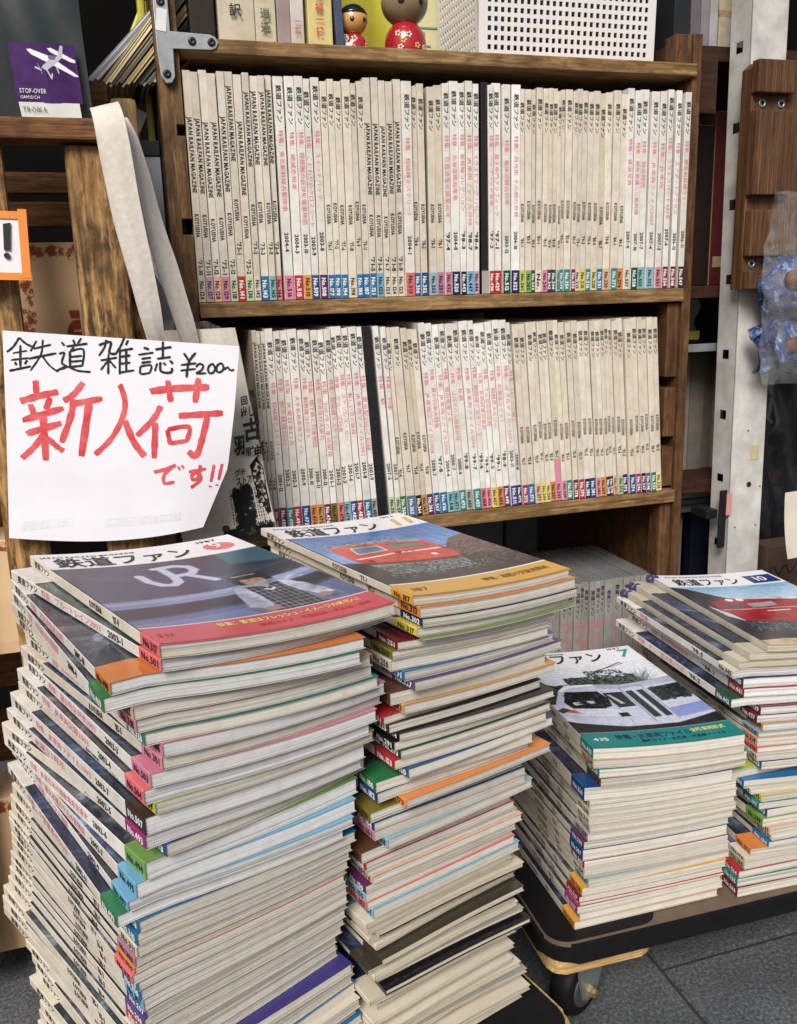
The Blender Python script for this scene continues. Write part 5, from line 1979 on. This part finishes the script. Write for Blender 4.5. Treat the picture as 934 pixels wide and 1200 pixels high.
for k, (x0, x1, z0, z1, y, a, lab) in enumerate(((.035, .066, .99, 1.16, 1.24, 26, 'yellow wrapped parcel leaning beside the slanting papers'), (.067, .0755, .93, 1.20, 1.235, 0, 'narrow yellow sheet beside the bookcase side'))):
    t = thing('yellow_parcel', lab, 'parcel', ((x0 + x1) / 2, y, z0))
    box('wrapping', (x0, x1, y, y + .02, z0, z1), M_YELLOW, t, .003, rot=('Y', a))
    box('tape', (x0 + .002, x1 - .002, y - .0008, y + .0, z0 + .02, z0 + .045), M_SIGN, t, 0, rot=('Y', a))
box_o = thing('pale_box', 'pale grey box end behind the grey crate post', 'box', (.06, 1.24, .88))
box('body', (.045, .0765, 1.20, 1.29, .60, .972), plain('pale_blue_card', C('#b9bdcc'), .6), box_o, .001)
box('lid', (.044, .0768, 1.198, 1.292, .9725, .99), plain('dark_card', C('#26262c'), .6), box_o, .001)

# ------------------------------------------------------------------ canvas tote hanging from the crate
tote = thing('canvas_tote_bag', 'off-white canvas tote bag with bold black print hanging behind the paper sign', 'tote bag', (.09, 1.06, .52))
cv = Canvas(150, 300, 300 / 150, C('#cfc8bb'))
K = C('#17171a')
cv.noise(30, .12, 2)
cv.put((cv.U < .0).astype(float), K)
for s in range(40):
    for q in range(16):
        cv.put(((np.abs(cv.U - (.56 + q * .026)) < .006) & (np.abs(cv.V - (.08 + s * .0085)) < .003) & (cv.V < .25)).astype(float), K)
cv.scatter(150, (.60, .80, .06, .26), .040, [K], 3)
cv.poly([(.84, .36), (.94, .40), (1.0, .34), (1.0, .12), (.94, .11), (.86, .24)], K)
cv.poly([(.865, .34), (.93, .37), (.975, .33), (.975, .16), (.94, .15), (.885, .25)], C('#cfc8bb'))
cv.scatter(120, (.87, .98, .15, .36), .026, [K, K, C('#cfc8bb')], 4)
cv.scatter(60, (.45, .98, .0, .06), .05, [K], 6)


def tote_fn(u, v):
    x = .055 + u * (.078 + .034 * (1 - v))
    z = .520 + v * .248
    y = 1.052 - .012 * np.sin(u * math.pi) * np.sin(np.clip(v, .05, 1) * 2.6) + .003 * np.sin(v * 14 + u * 5)
    return np.stack([x, y, z], axis=1)


cv.grid_mesh('front_panel', tote_fn, M_PRINT_MATTE, tote, Matrix.Identity(4))
rows_ = [[tuple(tote_fn(np.array([u]), np.array([v]))[0] + np.array([0, .018 + .01 * (1 - v), 0])) for u in np.linspace(0, 1, 10)] for v in np.linspace(0, 1, 12)]
ribbon_sheet('back_panel', rows_, M_CANVAS, tote, thick=.001)
rows_ = []
for v in np.linspace(0, 1, 12):
    a = tote_fn(np.array([1.0]), np.array([v]))[0]
    rows_.append([tuple(a), tuple(a + np.array([.002, .009, 0])), tuple(a + np.array([0, .018 + .01 * (1 - v), 0]))])
ribbon_sheet('side_gusset', rows_, M_CANVAS, tote, thick=.001)
its = []
for s, x, z, L, h in (('古', .1325, .641, .018, .024), ('出し', .1310, .667, .015, .012), ('回', .1325, .682, .0075, .009), ('神', .1395, .619, .012, .014), ('保', .1525, .624, .009, .014), ('グチ', .1205, .598, .011, .008),
                      ('ストア', .1210, .5875, .017, .009), ('羽', .1215, .625, .011, .022), ('限', .143, .686, .006, .011), ('用', .134, .622, .006, .010), ('boche', .137, .533, .021, .011)):
    V, Tr = text2d(s, L * 1.15, h * 1.15, 2)
    V = V + np.array([0, 0])
    V[:, 1] += V[:, 0] * .12
    its.append((V + np.array([x, z]), Tr, 0))


def tote_y(V2):
    u = (V2[:, 0] - .055) / .12
    v = (V2[:, 1] - .52) / .248
    y = 1.052 - .012 * np.sin(np.clip(u, 0, 1) * math.pi) * np.sin(np.clip(v, .05, 1) * 2.6) + .003 * np.sin(v * 14 + u * 5)
    return np.stack([V2[:, 0], y - .0035, V2[:, 1]], axis=1)


lettering('bag_lettering', its, tote, tote_y, [INK_K], Matrix.Identity(4))


def strap(name, centre, widths, parent, mat):
    P = np.array(centre, float)
    t0 = np.linspace(0, 1, len(P))
    t = np.linspace(0, 1, 30)
    Q = np.stack([np.interp(t, t0, P[:, k]) for k in range(3)], axis=1)
    for _ in range(2):
        Q[1:-1] = (Q[:-2] + Q[1:-1] * 2 + Q[2:]) / 4
    W = np.interp(t, np.linspace(0, 1, len(widths)), [w[0] for w in widths])
    TY = np.interp(t, np.linspace(0, 1, len(widths)), [w[1] for w in widths])
    rows_ = []
    for q, w, ty in zip(Q, W, TY):
        rows_.append([(q[0] + (s - .5) * w, q[1] + (s - .5) * ty + .0006 * math.sin(s * 9), q[2] + (s - .5) * w * .25) for s in np.linspace(0, 1, 6)])
    return ribbon_sheet(name, rows_, mat, parent, thick=.0018)


strap('strap', [(.012, 1.03, .9905), (.014, 1.0, .992), (.017, .982, .975), (.020, .980, .943), (.025, .980, .887), (.034, .980, .829), (.043, .986, .764), (.05, 1.03, .70)], [(.026, 0), (.028, 0), (.030, .002), (.028, .004), (.022, .006), (.006, .010)], tote, M_CANVAS)
strap('strap', [(.030, 1.035, .985), (.036, 1.018, .965), (.046, 1.012, .92), (.054, 1.015, .87), (.066, 1.02, .82), (.080, 1.03, .762), (.09, 1.05, .72)], [(.012, .01), (.016, .012), (.016, .014), (.022, .012), (.020, .008), (.012, .008)], tote, M_CANVAS)
strap('strap', [(.044, 1.03, .86), (.056, 1.03, .83), (.066, 1.03, .805), (.078, 1.035, .775)], [(.008, 0), (.012, .004), (.006, .006), (.004, .006)], tote, M_SIGN)
bag = thing('clear_plastic_bag', 'crumpled clear plastic bag end showing above the paper sign', 'plastic bag', (.10, 1.05, .74))
rows_ = [[(.055 + s * .062, 1.045 + .008 * math.sin(s * 17 + j), .735 + j * .0085 - .004 * s + .003 * math.sin(s * 11)) for s in np.linspace(0, 1, 14)] for j in range(6)]
ribbon_sheet('film', rows_, M_FILM_S, bag, thick=.0005)

# ------------------------------------------------------------------ on top of the bookcase
ZT = 1.0900
for k, (x0, x1, hz, c, txt, tc, lab) in enumerate(((.118, .1465, .20, '#2a2320', '', 0, 'dark book standing at the left end of the bookcase top'),
                                                  (.1505, .193, .19, '#d8cfbb', '訳', 0, 'thick cream slipcased book on the bookcase top, beside the bracket'),
                                                  (.1942, .2185, .18, '#dcd3bd', '逍遥', 1, 'cream book with small green title beside the thick slipcase'),
                                                  (.2195, .2355, .2, '#a8979a', '', 0, 'mauve-grey book on the bookcase top'),
                                                  (.2365, .2525, .2, '#d9d3d0', '一茶', 2, 'narrow white book left of the yellow book'),
                                                  (.2565, .2865, .2, '#d9c989', '元禄一揆', 2, 'pale yellow book with red characters on the bookcase top'))):
    t = thing('old_book', lab, 'book', ((x0 + x1) / 2, 1.2, ZT), 'books on the bookcase top')
    box('cover', (x0, x1, 1.150, 1.30, ZT, ZT + hz), M_GEN, t, .0012, color=C(c, .9), rot=('Z', random.uniform(-1.5, 1.5)))
    if k == 2:
        box('foot_band', (x0 + .0005, x1 + .0006, 1.1485, 1.301, ZT + .0001, ZT + .003), M_GEN, t, .0005, color=C('#2b3a66'))
    if txt:
        its = []
        n = len(txt)
        w = (x1 - x0) * (.34 if n > 2 or k == 1 else .5)
        for q, ch in enumerate(txt):
            V, Tr = text2d(ch, w, w, True)
            its.append((V + np.array([(x0 + x1) / 2 - w / 2, ZT + (.030 if k == 1 else .014) + (n - 1 - q) * w * 1.25]), Tr, 0))
        lettering('title_lettering', its, t, lambda V2: np.stack([V2[:, 0], np.full(len(V2), 1.1460), V2[:, 1]], axis=1), [[INK_K, ink('green_ink', C('#4a5a3a')), INK_R][tc]], Matrix.Identity(4))
t = thing('slim_book', 'slim slate-blue book leaning beside the small doll', 'book', (.295, 1.2, ZT))
box('cover', (.2885, .2985, 1.150, 1.29, ZT + .0005, ZT + .2), M_GEN, t, .001, color=C('#46506a'), rot=('Y', -2.2))
t = thing('yellow_backdrop', 'yellow shopping bag standing behind the books and dolls', 'bag', (.30, 1.37, ZT))
rows_ = [[(.105 + .35 * s, 1.37 + .012 * math.sin(s * 9 + j) + .01 * math.sin(s * 23), ZT + .035 * j) for s in np.linspace(0, 1, 26)] for j in range(7)]
ribbon_sheet('bag_front', rows_, M_YELLOW, t, thick=.002)
t = thing('printed_card', 'cream printed leaflet behind the dolls, next to the basket', 'leaflet', (.46, 1.345, ZT))
box('card', (.437, .520, 1.345, 1.347, ZT, ZT + .15), plain('cream_leaflet', C('#cfc89a'), .6), t, 0)
for q in range(7):
    box('print_line', (.441, .441 + random.uniform(.03, .07), 1.3438, 1.3446, ZT + .01 + q * .012, ZT + .0122 + q * .012 + (.005 if q == 5 else 0)), plain('leaflet_ink', C('#6f8a80'), .6) if 'leaflet_ink' not in bpy.data.materials else bpy.data.materials['leaflet_ink'], t, 0)

M_DOLL_R = plain('red_lacquer', C('#a81f2c'), .18, 0, .15, 30, coat=.6)
M_DOLL_S = plain('lacquered_wood_face', C('#d3a05e'), .2, 0, .12, 25, coat=.6)
M_DOLL_K = plain('black_lacquer', (.012, .013, .02), .2, coat=.5)
M_DOLL_G = plain('dark_wood_face', C('#8a7a5c'), .25, 0, .2, 25, coat=.5)
M_PETAL = plain('petal_paint', C('#d9d2c0'), .4)


def doll(label, x, y, rb, hb, rh, hzc, face, tilt=0, egg=1.0):
    M = Matrix.Translation((x, y, ZT)) @ Matrix.Rotation(R(tilt), 4, 'Z')
    t = thing('wooden_doll', label, 'doll', M, 'painted wooden dolls')
    prof = []
    for k in range(11):
        a = k / 10
        prof.append((rb * (1 - .10 * (1 - a) ** 3) * math.sqrt(max(0.02, 1 - max(0, (a - .22) / .82) ** 2.2)), hb * a))
    lathe('body', prof, M_DOLL_R, t, M, 28)
    hp, mi = [], []
    for k in range(15):
        a = math.pi * (k / 14)
        hp.append((max(.0008, rh * math.sin(a)), hzc - rh * .95 * math.cos(a)))
    hd = lathe('head', hp, face, t, M, 28)
    hp = []
    for k in range(9):
        a = math.pi * (.60 + .40 * k / 8)
        hp.append((max(.0008, rh * 1.035 * math.sin(a)), hzc - rh * .99 * math.cos(a)))
    lathe('hair', hp, M_DOLL_K, t, M, 28)
    for s in (-1, 1):
        Me = M @ Matrix.Rotation(R(s * 26), 4, 'Z') @ Matrix.Translation((0, -rh * .985, hzc - rh * .12)) @ Matrix.Rotation(R(90), 4, 'X')
        lathe('eye', [(rh * .15, 0), (rh * .13, .0006), (rh * .05, .0009)], M_DOLL_K, hd, Me, 14)
    for q in range(7):
        a = random.uniform(-70, 70)
        zz = random.uniform(.18, .8)
        k = min(10, max(0, int(zz * 10)))
        rr = prof[k][0]
        for pz in range(5):
            Mp = M @ Matrix.Rotation(R(a), 4, 'Z') @ Matrix.Translation((.0028 * math.cos(pz * 1.257), -rr * .985, hb * zz + .0024 * math.sin(pz * 1.257))) @ Matrix.Rotation(R(90), 4, 'X')
            lathe('petal', [(.0016, 0), (.0014, .0007), (.0005, .0009)], M_PETAL if q % 3 else bpy.data.materials['gold_ink'], t, Mp, 8)
    return t


doll('small wooden doll with tan face and black hair beside the slate-blue book', .3195, 1.172, .0175, .024, .0185, .0385, M_DOLL_S, 8)
doll('larger red wooden doll with an egg-shaped body near the basket', .391, 1.185, .0275, .045, .030, .066, M_DOLL_G, 0)
tt = thing('price_sticker', 'white price sticker on the small wooden doll', 'sticker', (.307, 1.153, ZT + .008))
box('paper', (.3045, .3125, 1.1555, 1.1562, ZT + .002, ZT + .0095), M_SIGN, tt, 0)

# perforated basket
bk = thing('plastic_basket', 'white plastic basket with rows of square holes on the bookcase top', 'basket', (.61, 1.25, ZT))


def perforated(name, org, ex, ez, W, H, nx, nz, mx, mz, frac, thick, nrm, parent):
    """flat panel with nx*nz square holes"""
    xs = [0.0]
    px = (W - 2 * mx) / nx
    for i in range(nx):
        xs += [mx + px * (i + .5 - frac / 2), mx + px * (i + .5 + frac / 2)]
    xs.append(W)
    zs = [0.0]
    pz = (H - mz) / nz
    for j in range(nz):
        zs += [mz + pz * (j + .5 - frac / 2), mz + pz * (j + .5 + frac / 2)]
    zs.append(H)
    org, ex, ez, nrm = Vector(org), Vector(ex), Vector(ez), Vector(nrm)
    nX, nZ = len(xs), len(zs)
    V = []
    for l in (0, 1):
        for z in zs:
            for x in xs:
                V.append(org + ex * x + ez * z + nrm * (thick * l))
    idx = lambda l, j, i: l * nX * nZ + j * nX + i
    F = []
    for j in range(nZ - 1):
        for i in range(nX - 1):
            hole = i % 2 == 1 and j % 2 == 1
            a = [(j, i), (j, i + 1), (j + 1, i + 1), (j + 1, i)]
            if not hole:
                F.append([idx(0, *q) for q in a])
                F.append([idx(1, *q) for q in a][::-1])
            else:
                for q in range(4):
                    b, c = a[q], a[(q + 1) % 4]
                    F.append([idx(0, *b), idx(0, *c), idx(1, *c), idx(1, *b)])
    return mesh_obj(name, V, F, M_BASKET, parent)


fl = .04
perforated('front_wall', (.486, 1.172, ZT), (1, 0, 0), (.0, -fl, 1), .258, .155, 26, 13, .010, .012, .55, .002, (0, 1, 0), bk)
perforated('side_wall', (.486, 1.172, ZT), (0, 1, 0), (-fl * .4, 0, 1), .15, .155, 15, 13, .010, .012, .5, .002, (1, 0, 0), bk)
perforated('side_wall', (.744, 1.172, ZT), (0, 1, 0), (fl * .4, 0, 1), .15, .155, 15, 13, .010, .012, .5, .002, (-1, 0, 0), bk)
perforated('back_wall', (.486, 1.322, ZT), (1, 0, 0), (.0, fl, 1), .258, .155, 26, 13, .010, .012, .5, .002, (0, -1, 0), bk)
box('base', (.486, .744, 1.172, 1.322, ZT + .0005, ZT + .004), M_BASKET, bk, .001)
for k in range(5):  # dark upright cards added behind the walls, standing in for shade in the holes
    t = thing('basket_shade_card', 'dark brown card added inside the white basket to darken its holes, %s from the front' % ordn(k + 1), 'card', (.60, 1.2 + k * .02, ZT + .004), 'dark cards added behind the basket holes')
    box('card', (.492 + k * .006, .738 - k * .006, 1.180 + k * .024, 1.184 + k * .024, ZT + .0045, ZT + .15 - .01 * (k % 3)), M_GEN, t, 0, color=C(['#3a2c20', '#5f5240', '#3a2e26', '#60503c', '#4a3e34'][k]), rot=('X', -2))

# ------------------------------------------------------------------ right: steel-post shelf unit
unit = thing('shelf_unit', 'dark shelving with a slotted white steel post right of the bookcase', 'shelving', (1.0, 1.3, 0))
M_WS = M_WHITE_STEEL
post = prism('steel_post', [(.877, 1.30), (.935, 1.30), (.953, 0), (.894, 0)], 'Y', 1.142, 1.144, M_WS, unit)
prism('steel_post', [(1.1445, 1.30), (1.192, 1.30), (1.192, 0), (1.1445, 0)], 'X', .8735, .8765, M_WS, unit) if False else None
V, F = [], []
slots = [(.105, .115), (.198, .208), (.30, .312), (.395, .407), (.50, .512), (.598, .612), (.69, .704), (.80, .814), (.905, .920), (1.01, 1.024), (1.115, 1.13)]
zs = [0] + [z for s in slots for z in s] + [1.30]
lean = lambda z: .894 - .017 * z / 1.30
for j, z in enumerate(zs):
    for y in (1.1445, 1.160, 1.174, 1.188):
        V.append((lean(z) - .0002, y, z))
for j in range(len(zs) - 1):
    for i in range(3):
        if i == 1 and j % 2 == 1:
            continue
        a = j * 4 + i
        F.append((a, a + 1, a + 5, a + 4))
mesh_obj('slotted_flange', V, F, M_WS, unit)
for x, z, r_ in ((.9185, .6735, .0012), (.9135, .5815, .0012), (.942, .492, .0012), (.9, .43, .0012), (.938, .43, .0012), (.921, .497, .0042), (.906, .35, .0012), (.935, .35, .0012)):
    lathe('post_hole', [(r_, 0), (r_, .0006)], plain('dark_hole', (.01, .008, .007), .8) if 'dark_hole' not in bpy.data.materials else bpy.data.materials['dark_hole'], unit, Matrix.Translation((x, 1.1415, z)) @ Matrix.Rotation(R(90), 4, 'X'), 12)
for z0, z1 in ((1.112, 1.132), (.781, .799), (.476, .496)):
    box('shelf_board', (.80, 1.30, 1.20, 1.62, z0, z1), W_DARK, unit, .001)
box('upper_cross_board', (.80, .862, 1.190, 1.2, 1.04, 1.11), W_DARK, unit, .001)
box('steel_bracket', (.853, .873, 1.150, 1.190, .445, .460), M_DKSTEEL, unit, .002)
box('steel_bracket', (.868, .8805, 1.1385, 1.1415, .400, .492), M_DKSTEEL, unit, .002)
box('red_sticker', (.8795, .8885, 1.1378, 1.1384, .452, .487), plain('pink_sticker', C('#c98a86'), .5), unit, 0)
box('tray_lip', (.80, .92, 1.20, 1.206, .700, .712), M_STEEL, unit, .001)
box('tray', (.80, 1.10, 1.206, 1.50, .700, .704), M_STEEL, unit, .001)
box('tape_patch', (.921, .936, 1.1412, 1.1416, .535, .558), plain('yellowed_tape', C('#b7ad8c'), .5), unit, 0)
# books and boxes on the shelving
for k, (b, c, lab) in enumerate((((.945, .985, 1.30, 1.46, .80, 1.066), '#6e2426', 'tall dark red book seen between the bookcase and the white post'),
                                 ((.908, .9435, 1.302, 1.46, .80, 1.045), '#2c1b14', 'dark brown book left of the tall red book'),
                                 ((.880, .905, 1.32, 1.46, .80, 1.04), '#1d1311', 'blackish book behind the bookcase side, upper right shelf'),
                                 ((.80, .826, 1.21, 1.40, 1.1325, 1.30), '#20242c', 'navy-black binder right of the basket'),
                                 ((.8275, .843, 1.21, 1.40, 1.1325, 1.30), '#6d6a70', 'grey binder second right of the basket'),
                                 ((.8442, .858, 1.21, 1.40, 1.1325, 1.30), '#85828a', 'light grey binder third right of the basket'),
                                 ((.8592, .872, 1.21, 1.40, 1.1325, 1.30), '#a4a3a8', 'pale grey binder fourth right of the basket'),
                                 ((.905, .932, 1.28, 1.46, .4965, .692), '#75706c', 'grey file box on the lower right shelf'),
                                 ((.9335, .952, 1.285, 1.46, .4965, .69), '#6e655c', 'brownish file box next to the grey file box'),
                                 ((.9535, .972, 1.28, 1.46, .4965, .695), '#8a8a8a', 'light grey file box nearest the white post'),
                                 ((.885, .904, 1.28, 1.46, .4965, .69), '#8d8984', 'pale file box nearest the bookcase'),
                                 ((.935, 1.00, 1.30, 1.32, .12, .415), '#151a34', 'dark blue folder standing under the lowest right shelf'),
                                 ((.900, .906, 1.30, 1.42, .12, .41), '#9a928c', 'pale board standing left of the dark blue folder'),
                                 ((.910, .916, 1.30, 1.42, .12, .412), '#8e8784', 'second pale board beside the dark blue folder'))):
    t = thing('shelved_book' if k < 7 else 'file_box', lab, 'book' if k < 7 else 'file box', ((b[0] + b[1]) / 2, b[3], b[4]))
    box('cover', b, M_GEN, t, .001, color=C(c, .9))
    box('pages', (b[0] + .003, b[1] - .003, b[2] + .003, b[3] - .003, b[5] + .0002, b[5] + .0012), M_GEN, t, 0, color=C('#b8ae98'))
    if k == 0:
        box('spine_label', (b[0] + .004, b[1] - .004, b[2] - .0009, b[2] - .0002, .828, .845), M_GEN, t, 0, color=C('#c9b48c'))
        box('page_edge', (b[0] - .0012, b[0] - .0002, b[2] + .001, b[3], .80, 1.066), M_GEN, t, 0, color=C('#b89a6c'))
for q, (z0, z1, c, lab) in enumerate(((.425, .436, '#9aa2a6', 'flat grey tray under the lowest right shelf board'), (.4365, .446, '#7f8a90', 'flat blue-grey tray lying on the grey tray'), (.4465, .455, '#b9bcbc', 'flat white tray at the top of the tray pile'))):
    t = thing('flat_tray', lab, 'tray', (.9, 1.35, z0), 'flat trays on the right')
    box('tray', (.82, .98, 1.27 + q * .004, 1.45, z0, z1), M_GEN, t, .002, color=C(c))
t = thing('wrapped_box', 'cream box wrapped in clear film at the top right beside the post', 'box', (.91, 1.3, 1.1325))
box('body', (.899, .942, 1.245, 1.36, 1.1330, 1.31), plain('cream_box', C('#cdb78c'), .6), t, .002)
box('tan_band', (.8988, .9422, 1.2445, 1.25, 1.185, 1.193), plain('tan_band', C('#b98a4e'), .6), t, 0)
rows_ = [[(.894 + .052 * s, 1.240 - .004 * math.sin(s * 14 + j), 1.128 + .026 * j) for s in np.linspace(0, 1, 12)] for j in range(8)]
ribbon_sheet('film', rows_, M_FILM, t, thick=.0004)
t = thing('bagged_parcel', 'crumpled white bag and yellow block on the steel tray', 'parcel', (.93, 1.4, .705))
rows_ = [[(.89 + .12 * s, 1.42 + .01 * math.sin(s * 11 + j * 1.3), .7045 + .012 * j) for s in np.linspace(0, 1, 14)] for j in range(7)]
ribbon_sheet('paper', rows_, M_SIGN, t, thick=.002)
box('yellow_block', (.905, .932, 1.30, 1.34, .7125, .727), plain('yellow_block', C('#c9bd5e'), .6), t, .001)

# ribbed wooden block screwed to the post
blk = thing('ribbed_wood_block', 'brown ribbed wooden block with four screws fixed to the white post', 'wood block', (.9, 1.11, .79))
prism('backing', [(.8655, .792), (.960, .792), (.960, 1.085), (.950, 1.094), (.876, 1.094), (.8655, 1.085)], 'Y', 1.118, 1.1405, W_STRIPE, blk, .001)
for z0, z1 in ((1.052, 1.0935), (.920, 1.030), (.838, .900), (.7925, .818)):
    box('raised_panel', (.8640 + (.002 if z0 < .9 else 0), .9255, 1.103, 1.1178, z0, z1), W_STRIPE, blk, .0015)
for x, z in ((.8835, 1.041), (.915, 1.041), (.882, .828), (.915, .828)):
    Ms = Matrix.Translation((x, 1.1178, z)) @ Matrix.Rotation(R(90), 4, 'X')
    s = lathe('screw', [(.0062, 0), (.0060, .001), (.0038, .0018), (.0036, .0008)], M_STEEL, blk, Ms, 16)
    box('screw_slot', (x - .0022, x + .0022, 1.1158, 1.1172, z - .0006, z + .0006), M_RUBBER, s, 0)
    box('screw_slot', (x - .0006, x + .0006, 1.1155, 1.1171, z - .0022, z + .0022), M_RUBBER, s, 0)

# hanging black sheet, clear bag with blue and rusty metal parts, far-right odds and ends
t = thing('black_plastic_sheet', 'creased black plastic sheet hanging right of the white post', 'plastic sheet', (1.0, 1.2, .35))
rows_ = [[(.945 + .26 * s, 1.19 + .014 * math.sin(s * 21 + j * .8) + .010 * math.sin(s * 47 + j * 2.1) + .006 * math.sin(j * 1.9), .36 + .038 * j) for s in np.linspace(0, 1, 40)] for j in range(14)]
ribbon_sheet('sheet', rows_, M_TARP, t, thick=.001)
M_BLUE, _nt, _nd, _lk, _bs = new_mat('chipped_blue_enamel')
_tc = N_(_nd, 'ShaderNodeTexCoord')
_n = N_(_nd, 'ShaderNodeTexNoise', Scale=75.0, Detail=8.0, Roughness=0.7, Distortion=0.6)
_lk.new(_tc.outputs['Object'], _n.inputs['Vector'])
_lk.new(ramp(_nd, _lk, _n.outputs['Fac'], [(0.40, C('#5a3a28')), (0.46, C('#1f3564')), (0.56, C('#274276')), (0.62, C('#8fa0b8')), (0.66, C('#23407a'))]), _bs.inputs['Base Color'])
_bs.inputs['Roughness'].default_value = 0.35
_b = N_(_nd, 'ShaderNodeBump', Strength=0.6, Distance=0.002)
_lk.new(_n.outputs['Fac'], _b.inputs['Height'])
_lk.new(_b.outputs[0], _bs.inputs['Normal'])
M_RUST = plain('rusty_steel', C('#6b4630'), .7, .3, .4, 50, .4)
t = thing('bagged_tools', 'clear bag of blue enamelled metal parts hanging at the right edge', 'bagged tools', (.92, 1.07, .75))
lathe('blue_disc', [(.004, 0), (.030, .001), (.034, .004), (.034, .008), (.004, .010)], M_BLUE, t, Matrix.Translation((.927, 1.085, .712)) @ Matrix.Rotation(R(82), 4, 'X') @ Matrix.Rotation(R(12), 4, 'Y'), 30)
lathe('blue_disc', [(.004, 0), (.030, .001), (.038, .004), (.038, .009), (.004, .012)], M_BLUE, t, Matrix.Translation((.925, 1.090, .800)) @ Matrix.Rotation(R(70), 4, 'X') @ Matrix.Rotation(R(-30), 4, 'Y'), 30)
rows_ = [[(.890 + .11 * s_ + .010 * math.sin(j * 1.1), 1.105 + .010 * math.sin(s_ * 19 + j * 1.7) + .007 * math.sin(s_ * 41 - j * 2.3), .672 + .0125 * j) for s_ in np.linspace(0, 1, 26)] for j in range(14)]
ribbon_sheet('blue_wrapping', rows_, M_BLUE, t, thick=.001)
lathe('steel_hub', [(.002, 0), (.011, .001), (.012, .006), (.004, .009)], M_RUST, t, Matrix.Translation((.927, 1.079, .712)) @ Matrix.Rotation(R(82), 4, 'X'), 20)
lathe('steel_hub', [(.002, 0), (.015, .001), (.015, .008), (.005, .012)], M_RUST, t, Matrix.Translation((.924, 1.080, .802)) @ Matrix.Rotation(R(70), 4, 'X'), 20)
rows_ = []
for j in range(16):
    v = j / 15
    row = []
    for i in range(22):
        s = i / 21
        x = .858 + .14 * s + .030 * (v - .45) ** 2 + .02 * (v < .3) * (.3 - v)
        row.append((x, 1.062 - .020 * math.sin(math.pi * s) * math.sin(math.pi * v) + .004 * math.sin(s * 31 + v * 12) + .003 * math.sin(v * 37 + s * 9), .66 + v * .26))
    rows_.append(row)
ribbon_sheet('film', rows_, M_FILM_S, t, thick=.0004)
t = thing('paper_sheet', 'cream paper sheet edge standing at the right edge', 'paper', (.90, .98, .40))
rows_ = [[(.8555 + .010 * (1 - j / 8) ** 2 * 1.2 + .10 * s, .985 + .012 * s, .425 + .012 * j) for s in np.linspace(0, 1, 8)] for j in range(9)]
ribbon_sheet('sheet', rows_, plain('cream_sheet', C('#d8d0c0'), .7), t, thick=.0006)
t = thing('brown_carton', 'brown carton with scribbled marker at the far right behind the stacks', 'carton', (1.03, 1.2, 0))
box('body', (.955, 1.15, 1.13, 1.17, 0, .395), plain('brown_carton_board', C('#4a372a'), .8, 0, .3, 20), t, .002)
for q in range(6):
    x = .962 + q * .011
    box('marker_scribble', (x, x + .0018, 1.1288, 1.1296, .345, .362), M_BLK_MK, t, 0, rot=('Y', random.uniform(-50, 50)))

# ------------------------------------------------------------------ behind the rows
for k, (x0, x1, c, z1, lab) in enumerate(((.515, .528, '#b59a72', .7675, 'tan book top peeking over the middle row, leftmost'), (.5285, .541, '#a8906c', .7685, 'tan book top peeking over the middle row, second'), (.5415, .556, '#b8a27c', .769, 'tan book top peeking over the middle row, third'), (.557, .68, '#5a1d26', .775, 'wide maroon boxed set behind the middle row'))):
    t = thing('rear_book', lab, 'book', ((x0 + x1) / 2, 1.35, .504))
    box('cover', (x0, x1, 1.325, 1.405, .5045, z1), M_GEN, t, .001, color=C(c, .9))
for k, (x0, x1, z1, c, lab) in enumerate(((.50, .60, .435, '#565a60', 'grey storage box at the back of the bottom compartment'), (.605, .665, .455, '#3f434a', 'dark grey box right of the storage box, bottom compartment'), (.25, .48, .42, '#4a4644', 'wide dark box at the back left of the bottom compartment'))):
    t = thing('storage_box', lab, 'box', ((x0 + x1) / 2, 1.39, .108))
    box('body', (x0, x1, 1.355, 1.408, .1085, z1), M_GEN, t, .002, color=C(c))
    box('lid', (x0 - .002, x1 + .002, 1.352, 1.4095, z1 + .0002, z1 + .012), M_GEN, t, .002, color=C(c, 1.25))
